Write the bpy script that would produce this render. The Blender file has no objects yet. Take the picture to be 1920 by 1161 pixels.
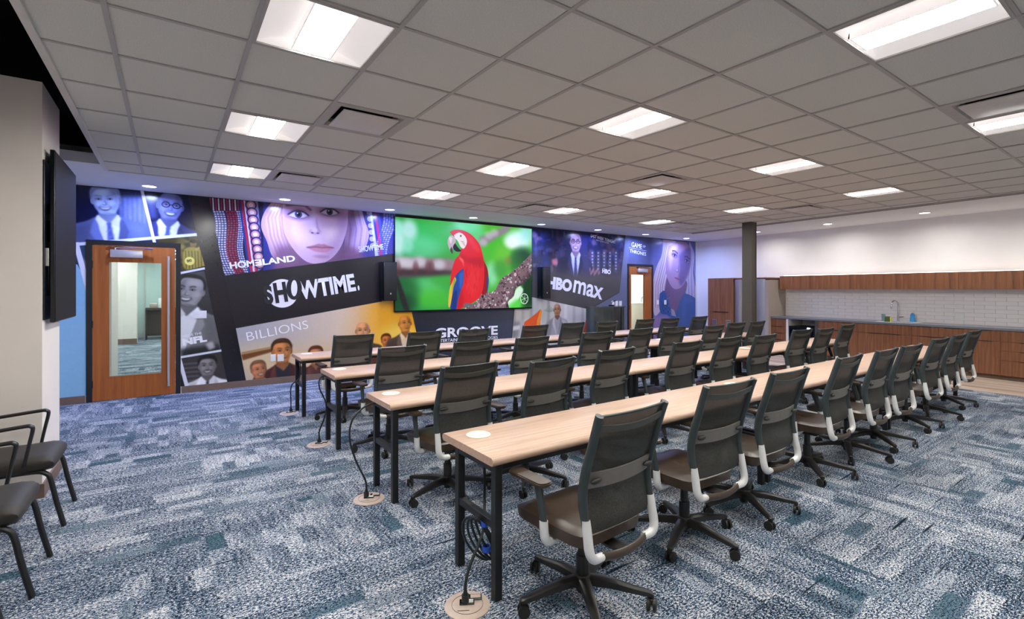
import bpy, bmesh, math, random
import numpy as np
from mathutils import Matrix, Vector

# ------------------------------------------------------------------ camera, world, exposure
scene = bpy.context.scene
COL = scene.collection
R = math.radians
FPX, CXP, CYP, YAW, HC = 916.0, 960.0, 542.3, 0.6115, 1.6
_c, _s = math.cos(YAW), math.sin(YAW)

cam_d = bpy.data.cameras.new('camera')
cam = bpy.data.objects.new('camera', cam_d)
COL.objects.link(cam)
cam_d.sensor_fit = 'HORIZONTAL'
cam_d.sensor_width = 36.0
cam_d.lens = 36.0 * FPX / 1920.0
cam_d.shift_y = -(1161 / 2 - CYP) / 1920.0
cam_d.clip_start = 0.02
cam.location = (0, 0, HC)
cam.rotation_euler = (R(90), 0, -YAW)
scene.camera = cam

world = bpy.data.worlds.new('world')
scene.world = world
world.use_nodes = True
world.node_tree.nodes['Background'].inputs[0].default_value = (0.8, 0.9, 1.0, 1)
world.node_tree.nodes['Background'].inputs[1].default_value = 0.05
scene.view_settings.view_transform = 'Standard'
scene.view_settings.look = 'None'
scene.view_settings.exposure = 0.0
scene.view_settings.gamma = 1.0
scene.view_settings.use_curve_mapping = False
scene.cycles.use_denoising = True
scene.cycles.max_bounces = 10
scene.cycles.diffuse_bounces = 6
scene.cycles.sample_clamp_indirect = 8.0

TROFFER_STRIP = 92.0      # radiance of the troffer lenses
TROFFER_PAN_GLOW = 0.44         # emission put into the pans, standing in for lens light on them
COVE_W = 36.0             # watts of each blue-tinted downlight along the mural
WARM_W = 15.0             # watts of each white downlight along the kitchen


# ------------------------------------------------------------------ pixel -> surface helpers (photo frame 1920 x 1161)
def wz(px, py, z):
    Z = FPX * (HC - z) / (py - CYP)
    X = (px - CXP) / FPX * Z
    return Vector((_c * X + _s * Z, -_s * X + _c * Z, z))


def wy(px, py, y):
    t = (px - CXP) / FPX
    Z = y / (-_s * t + _c)
    return Vector((_c * t * Z + _s * Z, y, HC - (py - CYP) / FPX * Z))


WALL_Y = 9.065


def Wm(px, py):
    p = wy(px, py, WALL_Y)
    return (p.x, p.z)


# ------------------------------------------------------------------ colour + materials
def lin(c):
    out = []
    for v in c:
        v = v / 255.0
        out.append(v / 12.92 if v <= 0.04045 else ((v + 0.055) / 1.055) ** 2.4)
    return tuple(out) + (1.0,)


def new_mat(name):
    m = bpy.data.materials.new(name)
    m.use_nodes = True
    nt = m.node_tree
    return m, nt, nt.nodes['Principled BSDF']


def N(nt, t, **kw):
    n = nt.nodes.new(t)
    for k, v in kw.items():
        if k.startswith('i_'):
            key = k[2:]
            n.inputs[int(key) if key.isdigit() else key.replace('_', ' ')].default_value = v
        else:
            setattr(n, k, v)
    return n


def ramp(nt, stops, interp='LINEAR'):
    n = nt.nodes.new('ShaderNodeValToRGB')
    n.color_ramp.interpolation = interp
    e = n.color_ramp.elements
    while len(e) < len(stops):
        e.new(0.5)
    for k, (p, c) in enumerate(stops):
        e[k].position = p
        e[k].color = c
    return n


def plain(name, col, rough=0.5, metal=0.0, spec=0.5, vary=0.06, scale=30.0, bump=0.0, coat=0.0):
    """solid colour with slight procedural variation"""
    m, nt, b = new_mat(name)
    tc = N(nt, 'ShaderNodeTexCoord')
    no = N(nt, 'ShaderNodeTexNoise', i_Scale=scale, i_Detail=3.0)
    nt.links.new(tc.outputs['Object'], no.inputs['Vector'])
    c = lin(col)
    a = tuple(max(0, v * (1 - vary)) for v in c[:3]) + (1,)
    d = tuple(min(1, v * (1 + vary)) for v in c[:3]) + (1,)
    rp = ramp(nt, [(0.3, a), (0.7, d)])
    nt.links.new(no.outputs['Fac'], rp.inputs[0])
    nt.links.new(rp.outputs[0], b.inputs['Base Color'])
    b.inputs['Roughness'].default_value = rough
    b.inputs['Metallic'].default_value = metal
    b.inputs['Specular IOR Level'].default_value = spec
    b.inputs['Coat Weight'].default_value = coat
    if bump:
        bp = N(nt, 'ShaderNodeBump', i_Strength=bump, i_Distance=0.002)
        nt.links.new(no.outputs['Fac'], bp.inputs['Height'])
        nt.links.new(bp.outputs[0], b.inputs['Normal'])
    return m


def wood(name, dark, mid, light, stretch, rough=0.4, scale=1.0, spec=0.4):
    """long grain; stretch = per-axis frequency"""
    m, nt, b = new_mat(name)
    tc = N(nt, 'ShaderNodeTexCoord')
    mp = N(nt, 'ShaderNodeMapping')
    mp.inputs['Scale'].default_value = stretch
    nt.links.new(tc.outputs['Object'], mp.inputs['Vector'])
    n1 = N(nt, 'ShaderNodeTexNoise', i_Scale=scale, i_Detail=6.0, i_Roughness=0.65, i_Distortion=0.4)
    nt.links.new(mp.outputs[0], n1.inputs['Vector'])
    n2 = N(nt, 'ShaderNodeTexNoise', i_Scale=scale * 6, i_Detail=3.0)
    nt.links.new(mp.outputs[0], n2.inputs['Vector'])
    mx = N(nt, 'ShaderNodeMath', operation='MULTIPLY_ADD')
    mx.inputs[1].default_value = 0.25
    nt.links.new(n2.outputs['Fac'], mx.inputs[0])
    m2 = N(nt, 'ShaderNodeMath', operation='MULTIPLY')
    m2.inputs[1].default_value = 0.75
    nt.links.new(n1.outputs['Fac'], m2.inputs[0])
    nt.links.new(m2.outputs[0], mx.inputs[2])
    rp = ramp(nt, [(0.3, lin(dark)), (0.5, lin(mid)), (0.72, lin(light))])
    nt.links.new(mx.outputs[0], rp.inputs[0])
    nt.links.new(rp.outputs[0], b.inputs['Base Color'])
    b.inputs['Roughness'].default_value = rough
    b.inputs['Specular IOR Level'].default_value = spec
    return m


def emit(name, col, strength):
    m, nt, b = new_mat(name)
    b.inputs['Base Color'].default_value = lin(col)
    b.inputs['Emission Color'].default_value = lin(col)
    b.inputs['Emission Strength'].default_value = strength
    return m


def image_mat(name, img, rough, emission=0.0, spec=0.5):
    m, nt, b = new_mat(name)
    uv = N(nt, 'ShaderNodeUVMap')
    tx = N(nt, 'ShaderNodeTexImage')
    tx.image = img
    tx.extension = 'EXTEND'
    nt.links.new(uv.outputs[0], tx.inputs['Vector'])
    if emission:
        b.inputs['Base Color'].default_value = (0.01, 0.01, 0.01, 1)
        nt.links.new(tx.outputs[0], b.inputs['Emission Color'])
        b.inputs['Emission Strength'].default_value = emission
    else:
        nt.links.new(tx.outputs[0], b.inputs['Base Color'])
    b.inputs['Roughness'].default_value = rough
    b.inputs['Specular IOR Level'].default_value = spec
    return m


def carpet_mat():
    m, nt, b = new_mat('patterned_carpet')
    L = nt.links.new
    tc = N(nt, 'ShaderNodeTexCoord')

    def noise(scale3, scale=1.0, detail=2.0, rough=0.5, loc=(0, 0, 0)):
        mp = N(nt, 'ShaderNodeMapping')
        mp.inputs['Scale'].default_value = scale3
        mp.inputs['Location'].default_value = loc
        L(tc.outputs['Object'], mp.inputs['Vector'])
        n = N(nt, 'ShaderNodeTexNoise', i_Scale=scale, i_Detail=detail, i_Roughness=rough)
        L(mp.outputs[0], n.inputs['Vector'])
        return n.outputs['Fac']

    def math2(op, a, bb):
        n = N(nt, 'ShaderNodeMath', operation=op)
        for k, v in enumerate((a, bb)):
            if isinstance(v, (int, float)):
                n.inputs[k].default_value = v
            else:
                L(v, n.inputs[k])
        return n.outputs[0]
    spk = noise((60, 105, 1), 1.0, 2.0, 0.8)
    spk2 = noise((150, 230, 1), 1.0, 1.0, 0.8, (2, 9, 0))
    xyz = N(nt, 'ShaderNodeSeparateXYZ')
    L(tc.outputs['Object'], xyz.inputs[0])
    jit = math2('MULTIPLY', math2('SUBTRACT', spk, 0.5), 0.10)
    X_, Y_ = math2('ADD', xyz.outputs[0], jit), math2('ADD', xyz.outputs[1], jit)

    def blocks(u, v_, su, sv, seed):
        """staggered rectangular blocks with a random value each"""
        row = math2('FLOOR', math2('MULTIPLY', v_, sv), 0)
        w1 = N(nt, 'ShaderNodeTexWhiteNoise', noise_dimensions='1D')
        L(math2('ADD', row, seed), w1.inputs['W'])
        colu = math2('FLOOR', math2('ADD', math2('MULTIPLY', u, su), math2('MULTIPLY', w1.outputs['Value'], 5.0)), 0)
        cmb = N(nt, 'ShaderNodeCombineXYZ')
        L(colu, cmb.inputs[0]); L(row, cmb.inputs[1])
        cmb.inputs[2].default_value = seed
        w2 = N(nt, 'ShaderNodeTexWhiteNoise', noise_dimensions='3D')
        L(cmb.outputs[0], w2.inputs['Vector'])
        sp = N(nt, 'ShaderNodeSeparateColor')
        L(w2.outputs['Color'], sp.inputs[0])
        return sp.outputs
    big = blocks(X_, Y_, 1.1, 2.0, 3.3)           # carpet planks: streak direction and tone
    ax = blocks(X_, Y_, 3.4, 10.0, 11.7)          # slim blocks along the rows
    ay = blocks(Y_, X_, 4.2, 10.0, 23.1)          # slim blocks across the rows
    pick = math2('GREATER_THAN', big[0], 0.6)
    mix = N(nt, 'ShaderNodeMix', data_type='FLOAT')
    L(pick, mix.inputs[0]); L(ax[0], mix.inputs[2]); L(ay[0], mix.inputs[3])
    block = math2('POWER', mix.outputs[0], 1.6)
    sx = noise((2.2, 26, 1), 1.0, 3.0, 0.65)
    sy = noise((30, 4, 1), 1.0, 3.0, 0.65, (3.3, 7.1, 0))
    mix2 = N(nt, 'ShaderNodeMix', data_type='FLOAT')
    L(pick, mix2.inputs[0]); L(sx, mix2.inputs[2]); L(sy, mix2.inputs[3])
    streak = mix2.outputs[0]
    v = math2('ADD', 0.470, math2('MULTIPLY', math2('SUBTRACT', block, 0.4), 0.19))
    v = math2('ADD', v, math2('MULTIPLY', math2('SUBTRACT', big[1], 0.5), 0.05))
    v = math2('ADD', v, math2('MULTIPLY', math2('SUBTRACT', streak, 0.5), 0.42))
    v = math2('ADD', v, math2('MULTIPLY', math2('SUBTRACT', spk, 0.5), 2.15))
    v = math2('ADD', v, math2('MULTIPLY', math2('SUBTRACT', spk2, 0.5), 1.1))
    rp = ramp(nt, [(0.20, lin((10, 18, 30))), (0.36, lin((42, 66, 90))), (0.47, lin((86, 108, 134))),
                   (0.56, lin((116, 134, 158))), (0.64, lin((206, 206, 212))), (0.9, lin((232, 228, 226)))])
    L(v, rp.inputs[0])
    # teal patches: a few of the blocks
    tb = N(nt, 'ShaderNodeMix', data_type='FLOAT')
    L(pick, tb.inputs[0]); L(ax[1], tb.inputs[2]); L(ay[1], tb.inputs[3])
    tv = math2('ADD', tb.outputs[0], math2('MULTIPLY', math2('SUBTRACT', spk, 0.5), 0.9))
    tv = math2('ADD', tv, math2('MULTIPLY', math2('SUBTRACT', streak, 0.5), 0.5))
    tm = ramp(nt, [(0.93, (0, 0, 0, 1)), (1.0, (0.8, 0.8, 0.8, 1))])
    L(tv, tm.inputs[0])
    mc = N(nt, 'ShaderNodeMix', data_type='RGBA')
    L(tm.outputs[0], mc.inputs[0]); L(rp.outputs[0], mc.inputs[6])
    mc.inputs[7].default_value = lin((44, 86, 100))
    # long thin dark strokes
    dn = noise((1.6, 30, 1), 1.0, 2.0, 0.5, (4, 17, 0))
    dv = math2('ADD', dn, math2('MULTIPLY', math2('SUBTRACT', spk, 0.5), 0.35))
    dm = ramp(nt, [(0.685, (0, 0, 0, 1)), (0.73, (1, 1, 1, 1))])
    L(dv, dm.inputs[0])
    md = N(nt, 'ShaderNodeMix', data_type='RGBA')
    L(dm.outputs[0], md.inputs[0]); L(mc.outputs[2], md.inputs[6])
    md.inputs[7].default_value = lin((18, 26, 36))
    L(md.outputs[2], b.inputs['Base Color'])
    b.inputs['Roughness'].default_value = 0.95
    b.inputs['Specular IOR Level'].default_value = 0.1
    bp = N(nt, 'ShaderNodeBump', i_Strength=0.5, i_Distance=0.004)
    L(spk, bp.inputs['Height'])
    L(bp.outputs[0], b.inputs['Normal'])
    return m


def vinyl_mat():
    m, nt, b = new_mat('striped_vinyl')
    L = nt.links.new
    tc = N(nt, 'ShaderNodeTexCoord')
    mp = N(nt, 'ShaderNodeMapping')
    mp.inputs['Scale'].default_value = (7.5, 0.15, 1)
    L(tc.outputs['Object'], mp.inputs['Vector'])
    n = N(nt, 'ShaderNodeTexNoise', i_Scale=1.0, i_Detail=1.0)
    L(mp.outputs[0], n.inputs['Vector'])
    rp = ramp(nt, [(0.36, lin((150, 128, 112))), (0.48, lin((208, 190, 174))), (0.56, lin((170, 150, 134))), (0.66, lin((226, 212, 200)))])
    L(n.outputs['Fac'], rp.inputs[0])
    L(rp.outputs[0], b.inputs['Base Color'])
    b.inputs['Roughness'].default_value = 0.45
    return m


def tile_mat():
    m, nt, b = new_mat('acoustic_tile')
    L = nt.links.new
    tc = N(nt, 'ShaderNodeTexCoord')
    n = N(nt, 'ShaderNodeTexNoise', i_Scale=160.0, i_Detail=3.0)
    L(tc.outputs['Object'], n.inputs['Vector'])
    rp = ramp(nt, [(0.35, lin((200, 198, 192))), (0.6, lin((213, 211, 205)))])
    L(n.outputs['Fac'], rp.inputs[0])
    L(rp.outputs[0], b.inputs['Base Color'])
    b.inputs['Roughness'].default_value = 0.9
    b.inputs['Specular IOR Level'].default_value = 0.15
    bp = N(nt, 'ShaderNodeBump', i_Strength=0.25, i_Distance=0.002)
    L(n.outputs['Fac'], bp.inputs['Height'])
    L(bp.outputs[0], b.inputs['Normal'])
    return m


def mesh_fabric_mat():
    m, nt, b = new_mat('mesh_fabric')
    L = nt.links.new
    tc = N(nt, 'ShaderNodeTexCoord')
    w = N(nt, 'ShaderNodeTexNoise', i_Scale=220.0, i_Detail=1.0)
    L(tc.outputs['Object'], w.inputs['Vector'])
    rp = ramp(nt, [(0.3, lin((40, 40, 38))), (0.7, lin((66, 65, 61)))])
    L(w.outputs['Fac'], rp.inputs[0])
    L(rp.outputs[0], b.inputs['Base Color'])
    b.inputs['Roughness'].default_value = 0.75
    b.inputs['Specular IOR Level'].default_value = 0.3
    b.inputs['Alpha'].default_value = 0.96
    return m


def glass_mat(name, tint=(235, 245, 245), alpha=0.12):
    m, nt, b = new_mat(name)
    tr = N(nt, 'ShaderNodeBsdfTransparent')
    tr.inputs[0].default_value = lin(tint)
    gl = N(nt, 'ShaderNodeBsdfGlossy', i_Roughness=0.02)
    lw = N(nt, 'ShaderNodeLayerWeight', i_Blend=0.5)
    pw = N(nt, 'ShaderNodeMath', operation='POWER')
    pw.inputs[1].default_value = 4.0
    nt.links.new(lw.outputs['Facing'], pw.inputs[0])
    fr = N(nt, 'ShaderNodeMath', operation='MULTIPLY_ADD')
    fr.inputs[1].default_value = 0.6
    fr.inputs[2].default_value = 0.03
    nt.links.new(pw.outputs[0], fr.inputs[0])
    mx = N(nt, 'ShaderNodeMixShader')
    nt.links.new(fr.outputs[0], mx.inputs[0])
    nt.links.new(tr.outputs[0], mx.inputs[1])
    nt.links.new(gl.outputs[0], mx.inputs[2])
    nt.links.new(mx.outputs[0], nt.nodes['Material Output'].inputs[0])
    return m


M = {}
M['carpet'] = carpet_mat()
M['vinyl'] = vinyl_mat()
M['tile'] = tile_mat()
M['grid'] = plain('ceiling_grid_metal', (170, 166, 162), 0.5, vary=0.03)
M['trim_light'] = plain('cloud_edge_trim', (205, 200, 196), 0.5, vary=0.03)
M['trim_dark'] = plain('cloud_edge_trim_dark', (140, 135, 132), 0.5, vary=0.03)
M['black'] = plain('black_paint', (10, 12, 14), 0.8, vary=0.1, spec=0.1)
M['cream'] = plain('cream_wall_paint', (234, 225, 219), 0.7, vary=0.02, scale=3)
M['white_wall'] = plain('white_wall_paint', (232, 231, 231), 0.7, vary=0.02, scale=3)
M['soffit'] = plain('soffit_paint', (214, 214, 214), 0.75, vary=0.02, scale=3)
M['base'] = plain('brown_baseboard', (116, 94, 84), 0.6)
M['table'] = wood('pale_oak_laminate', (170, 136, 116), (196, 163, 142), (212, 183, 162), (1.2, 34, 34), 0.42)
M['walnut'] = wood('walnut_veneer', (96, 58, 38), (130, 84, 56), (154, 106, 74), (22, 22, 0.9), 0.4)
M['doorwood'] = wood('cherry_veneer', (136, 72, 28), (164, 92, 40), (182, 108, 52), (16, 16, 0.7), 0.38)
M['steel_black'] = plain('black_powder_coat', (22, 22, 24), 0.45)
M['frame_plastic'] = plain('slate_plastic', (50, 58, 60), 0.42)
M['mesh'] = mesh_fabric_mat()
M['lumbar'] = plain('grey_lumbar_plastic', (112, 106, 100), 0.5)
M['strap'] = plain('grey_strap_plastic', (72, 70, 66), 0.5)
M['knob'] = plain('dark_knob_plastic', (36, 35, 34), 0.5)
M['silver'] = plain('silver_cast_aluminium', (230, 228, 227), 0.36, metal=0.2, vary=0.02)
M['leather'] = plain('dark_brown_leather', (62, 47, 35), 0.36, vary=0.08, scale=60, bump=0.1, spec=0.6)
M['base_plastic'] = plain('black_nylon', (38, 35, 33), 0.38)
M['caster'] = plain('caster_black', (34, 31, 28), 0.4)
M['caster_rim'] = plain('caster_rim_grey', (96, 86, 76), 0.45)
M['charcoal'] = plain('charcoal_upholstery', (48, 43, 38), 0.6, vary=0.08, scale=90)
M['chrome'] = plain('polished_chrome', (215, 215, 220), 0.12, metal=1.0, vary=0.01)
M['brushed'] = plain('brushed_steel', (190, 188, 190), 0.3, metal=0.9, vary=0.03)
M['nickel'] = plain('satin_nickel', (200, 196, 196), 0.32, metal=0.6, vary=0.02)
M['screen_off'] = plain('display_glass_off', (30, 26, 22), 0.6, vary=0.02, spec=0.15)
M['bezel'] = plain('gloss_black_bezel', (14, 20, 26), 0.2, vary=0.03)
M['speaker'] = plain('speaker_grille', (24, 25, 28), 0.55, vary=0.1, scale=200)
M['quartz'] = plain('grey_quartz', (112, 116, 126), 0.3, vary=0.06, scale=200)
M['subway'] = plain('white_glazed_tile', (242, 236, 233), 0.22, vary=0.02, scale=4)
M['grout'] = plain('tile_grout', (176, 164, 160), 0.9)
M['edge_pull'] = plain('dark_bronze_pull', (44, 34, 30), 0.45, metal=0.3)
M['kick'] = plain('brown_toe_kick', (104, 80, 62), 0.6)
M['panel_beige'] = plain('beige_laminate', (172, 160, 150), 0.55, vary=0.02)
M['plate_beige'] = plain('beige_floor_plate', (204, 182, 168), 0.45)
M['outlet_white'] = plain('white_plastic', (232, 230, 228), 0.4, vary=0.01)
M['cord'] = plain('black_rubber_cord', (26, 30, 34), 0.5)
M['blue_tie'] = plain('blue_cable_tie', (40, 90, 210), 0.5)
M['ivory'] = plain('ivory_plastic', (244, 236, 214), 0.35, vary=0.01)
M['pan'] = emit('troffer_pan_glow', (246, 240, 238), TROFFER_PAN_GLOW)
M['lens'] = emit('troffer_lens', (248, 249, 242), TROFFER_STRIP)
M['down_cool'] = emit('cool_downlight_lens', (215, 222, 255), 14.0)
M['down_warm'] = emit('white_downlight_lens', (255, 244, 236), 10.0)
M['led_strip'] = emit('cabinet_top_led_strip', (255, 246, 238), 6.5)
M['glass'] = glass_mat('clear_glass')
M['ceramic'] = plain('white_enamel', (235, 233, 232), 0.3, vary=0.01)
M['blue_soap'] = plain('blue_soap', (50, 150, 215), 0.2, vary=0.03)
M['sponge'] = plain('green_sponge', (74, 92, 48), 0.9, vary=0.25, scale=300)
M['podium'] = plain('dark_metallic_laminate', (96, 102, 104), 0.2, metal=0.8, vary=0.04)
M['steel_paint'] = plain('dark_bronze_steel_paint', (72, 66, 60), 0.5, vary=0.04)
M['lettering_white'] = plain('white_lettering', (244, 240, 244), 0.4, vary=0.005)
M['lettering_grey'] = plain('silver_lettering', (196, 196, 200), 0.4, vary=0.005)
M['lettering_dark'] = plain('dark_lettering', (26, 26, 32), 0.4, vary=0.01)
M['desk'] = plain('dark_desk', (56, 48, 44), 0.5)
M['frosted'] = plain('frosted_glass_panel', (178, 200, 198), 0.25, vary=0.03, scale=2)
M['bright_room'] = plain('white_room_paint', (240, 238, 236), 0.7, vary=0.01)
M['wall_blue'] = plain('pale_blue_paint', (146, 190, 222), 0.6, vary=0.01)


# ------------------------------------------------------------------ mesh helpers
def add_box(bm, c, s, bevel=0.0, seg=2, rz=0.0):
    r = bmesh.ops.create_cube(bm, size=1.0)
    vs = r['verts']
    mat = Matrix.Translation(c) @ Matrix.Rotation(rz, 4, 'Z') @ Matrix.Diagonal((s[0], s[1], s[2], 1))
    bmesh.ops.transform(bm, matrix=mat, verts=vs)
    if bevel:
        es = set()
        for v in vs:
            es.update(v.link_edges)
        bmesh.ops.bevel(bm, geom=list(es), offset=bevel, segments=seg, affect='EDGES', profile=0.5)


def add_bounds(bm, x0, x1, y0, y1, z0, z1, bevel=0.0, seg=2):
    add_box(bm, ((x0 + x1) / 2, (y0 + y1) / 2, (z0 + z1) / 2), (abs(x1 - x0), abs(y1 - y0), abs(z1 - z0)), bevel, seg)


def spline(pts, n):
    pts = [Vector(p) for p in pts]
    out = []
    for i in range(len(pts) - 1):
        p0 = pts[i - 1] if i else pts[i] * 2 - pts[i + 1]
        p1, p2 = pts[i], pts[i + 1]
        p3 = pts[i + 2] if i + 2 < len(pts) else p2 * 2 - p1
        for k in range(n):
            t = k / n
            out.append(0.5 * ((2 * p1) + (p2 - p0) * t + (2 * p0 - 5 * p1 + 4 * p2 - p3) * t * t + (3 * p1 - p0 - 3 * p2 + p3) * t ** 3))
    out.append(pts[-1])
    return out


def add_tube(bm, pts, rad, seg=10, smooth=0, flat=(1, 1), up=None, cap=True, square=False):
    """sweep an ellipse (or rounded rectangle) along pts; rad number or list"""
    if smooth:
        n0 = len(pts)
        pts2 = spline(pts, smooth)
        if not isinstance(rad, (int, float)):
            rad = [np.interp(k / smooth, range(n0), rad) for k in range(len(pts2))]
        pts = pts2
    pts = [Vector(p) for p in pts]
    n = len(pts)
    if isinstance(rad, (int, float)):
        rad = [rad] * n
    rings = []
    ref = Vector(up) if up else None
    for i, p in enumerate(pts):
        d = (pts[min(i + 1, n - 1)] - pts[max(i - 1, 0)]).normalized()
        if ref is None:
            ref = Vector((0, 0, 1)) if abs(d.z) < 0.9 else Vector((0, 1, 0))
        a = ref - d * ref.dot(d)
        a.normalize()
        bb = d.cross(a)
        if not up:
            ref = a
        ring = []
        for k in range(seg):
            t = 2 * math.pi * (k + 0.5) / seg
            ca, sa = math.cos(t), math.sin(t)
            if square:
                q = (abs(ca) ** 6 + abs(sa) ** 6) ** (-1 / 6)
                ca, sa = ca * q, sa * q
            ring.append(bm.verts.new(p + a * (ca * rad[i] * flat[0]) + bb * (sa * rad[i] * flat[1])))
        rings.append(ring)
    for i in range(n - 1):
        for k in range(seg):
            k2 = (k + 1) % seg
            bm.faces.new((rings[i][k], rings[i][k2], rings[i + 1][k2], rings[i + 1][k]))
    if cap:
        bm.faces.new(list(reversed(rings[0])))
        bm.faces.new(rings[-1])


def add_cyl(bm, c, r, h, seg=20, axis='Z', r2=None):
    m = {'Z': Matrix.Identity(4), 'X': Matrix.Rotation(R(90), 4, 'Y'), 'Y': Matrix.Rotation(R(90), 4, 'X')}[axis]
    bmesh.ops.create_cone(bm, cap_ends=True, segments=seg, radius1=r, radius2=r if r2 is None else r2, depth=h,
                          matrix=Matrix.Translation(c) @ m)


def add_lathe(bm, prof, c=(0, 0, 0), seg=24, ring=False):
    rings = []
    for (r, z) in prof:
        rings.append([bm.verts.new((c[0] + r * math.cos(2 * math.pi * k / seg), c[1] + r * math.sin(2 * math.pi * k / seg), c[2] + z)) for k in range(seg)])
    for a, b in zip(rings, rings[1:]):
        for k in range(seg):
            bm.faces.new((a[k], a[(k + 1) % seg], b[(k + 1) % seg], b[k]))
    if ring:
        a, b = rings[-1], rings[0]
        for k in range(seg):
            bm.faces.new((a[k], a[(k + 1) % seg], b[(k + 1) % seg], b[k]))
        return
    if prof[0][0] > 1e-6:
        bm.faces.new(list(reversed(rings[0])))
    if prof[-1][0] > 1e-6:
        bm.faces.new(rings[-1])


def add_prism(bm, poly, z0, z1):
    lo = [bm.verts.new((p[0], p[1], z0)) for p in poly]
    hi = [bm.verts.new((p[0], p[1], z1)) for p in poly]
    n = len(poly)
    for k in range(n):
        bm.faces.new((lo[k], lo[(k + 1) % n], hi[(k + 1) % n], hi[k]))
    bm.faces.new(list(reversed(lo)))
    bm.faces.new(hi)


def add_sheet(bm, grid, thick=0.0):
    """grid[i][j] points -> quads, optional thickness along -y of each quad"""
    vs = [[bm.verts.new(p) for p in row] for row in grid]
    fs = []
    for i in range(len(vs) - 1):
        for j in range(len(vs[0]) - 1):
            fs.append(bm.faces.new((vs[i][j], vs[i][j + 1], vs[i + 1][j + 1], vs[i + 1][j])))
    if thick:
        bmesh.ops.recalc_face_normals(bm, faces=fs)
        bmesh.ops.solidify(bm, geom=fs, thickness=thick)


def mesh_of(name, bm, mat, smooth=35.0):
    bmesh.ops.remove_doubles(bm, verts=bm.verts, dist=1e-6)
    bmesh.ops.recalc_face_normals(bm, faces=bm.faces)
    me = bpy.data.meshes.new(name)
    if smooth:
        ang = R(smooth)
        for e in bm.edges:
            e.smooth = len(e.link_faces) == 2 and e.calc_face_angle(0) < ang
        for f in bm.faces:
            f.smooth = True
    bm.to_mesh(me)
    bm.free()
    me.materials.append(mat)
    return me


def link(name, me, parent=None, loc=(0, 0, 0), rz=0.0):
    o = bpy.data.objects.new(name, me)
    COL.objects.link(o)
    o.location = loc
    o.rotation_euler = (0, 0, rz)
    if parent is not None:
        o.parent = parent
    return o


def part(name, build, mat, parent, smooth=35.0, label=None, loc=(0, 0, 0), rz=0.0):
    bm = bmesh.new()
    build(bm)
    o = link(name, mesh_of(name, bm, mat, smooth), parent, loc, rz)
    if label:
        o['label'] = label
    return o


def tag(o, label, cat, group=None):
    o['label'] = label
    o['category'] = cat
    if group:
        o['group'] = group
    return o


def thing(name, label, cat, loc=(0, 0, 0), rz=0.0, group=None):
    o = bpy.data.objects.new(name, None)
    COL.objects.link(o)
    o.empty_display_size = 0.1
    o.location = loc
    o.rotation_euler = (0, 0, rz)
    return tag(o, label, cat, group)


def struct(name, build, mat, parent=None, smooth=35.0, loc=(0, 0, 0), rz=0.0):
    o = part(name, build, mat, parent, smooth, None, loc, rz)
    if parent is None:
        o['kind'] = 'structure'
    return o


def copy_tree(o, parent=None):
    c = o.copy()
    COL.objects.link(c)
    if parent is not None:
        c.parent = parent
    for ch in list(o.children):
        copy_tree(ch, c)
    return c


def text_mesh(s, bold=0.0):
    cu = bpy.data.curves.new('lettering', 'FONT')
    cu.body = s
    cu.size = 1.0
    cu.offset = bold
    cu.resolution_u = 4
    o = bpy.data.objects.new('lettering', cu)
    COL.objects.link(o)
    dg = bpy.context.evaluated_depsgraph_get()
    me = bpy.data.meshes.new_from_object(o.evaluated_get(dg))
    bpy.data.objects.remove(o)
    bpy.data.curves.remove(cu)
    return me

# ------------------------------------------------------------------ room shell
CEIL = 2.935           # tile cloud
SOFF = 3.057           # plaster soffit
KSL = 0.105            # the kitchen wall is not square to the ceiling grid
KTH = math.atan(KSL)
KROT = math.pi - KTH
KO = (13.35, WALL_Y, 0)


def kloc(d, s_, z=0.0):
    """kitchen frame (d out of the wall, s along it from the far corner) -> world"""
    return Vector((KO[0] - math.cos(KTH) * d - math.sin(KTH) * s_, KO[1] + math.sin(KTH) * d - math.cos(KTH) * s_, z))


D1 = (-0.925, 0.105, 2.265)      # opening of door_1: x0, x1, top
D2 = (10.215, 11.215, 2.255)

floor = struct('floor', lambda b: add_bounds(b, -3.2, 10.4, -3.4, WALL_Y + 0.15, -0.1, 0), M['carpet'])
struct('floor_vinyl', lambda b: add_bounds(b, 10.4, 14.2, -3.4, WALL_Y + 0.15, -0.1, 0), M['vinyl'])
struct('floor_corridor', lambda b: add_bounds(b, -3.15, 1.75, WALL_Y + 0.15, 24.1, -0.1, 0), M['carpet'])
struct('floor_side_room', lambda b: add_bounds(b, 8.6, 18.4, WALL_Y + 0.15, 13.2, -0.1, 0), M['vinyl'])


def _far(b):
    y0, y1 = WALL_Y, WALL_Y + 0.15
    add_bounds(b, -3.2, D1[0], y0, y1, 0, 3.6)
    add_bounds(b, D1[0], D1[1], y0, y1, D1[2], 3.6)
    add_bounds(b, D1[1], D2[0], y0, y1, 0, 3.6)
    add_bounds(b, D2[0], D2[1], y0, y1, D2[2], 3.6)
    add_bounds(b, D2[1], 13.6, y0, y1, 0, 3.6)


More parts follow.
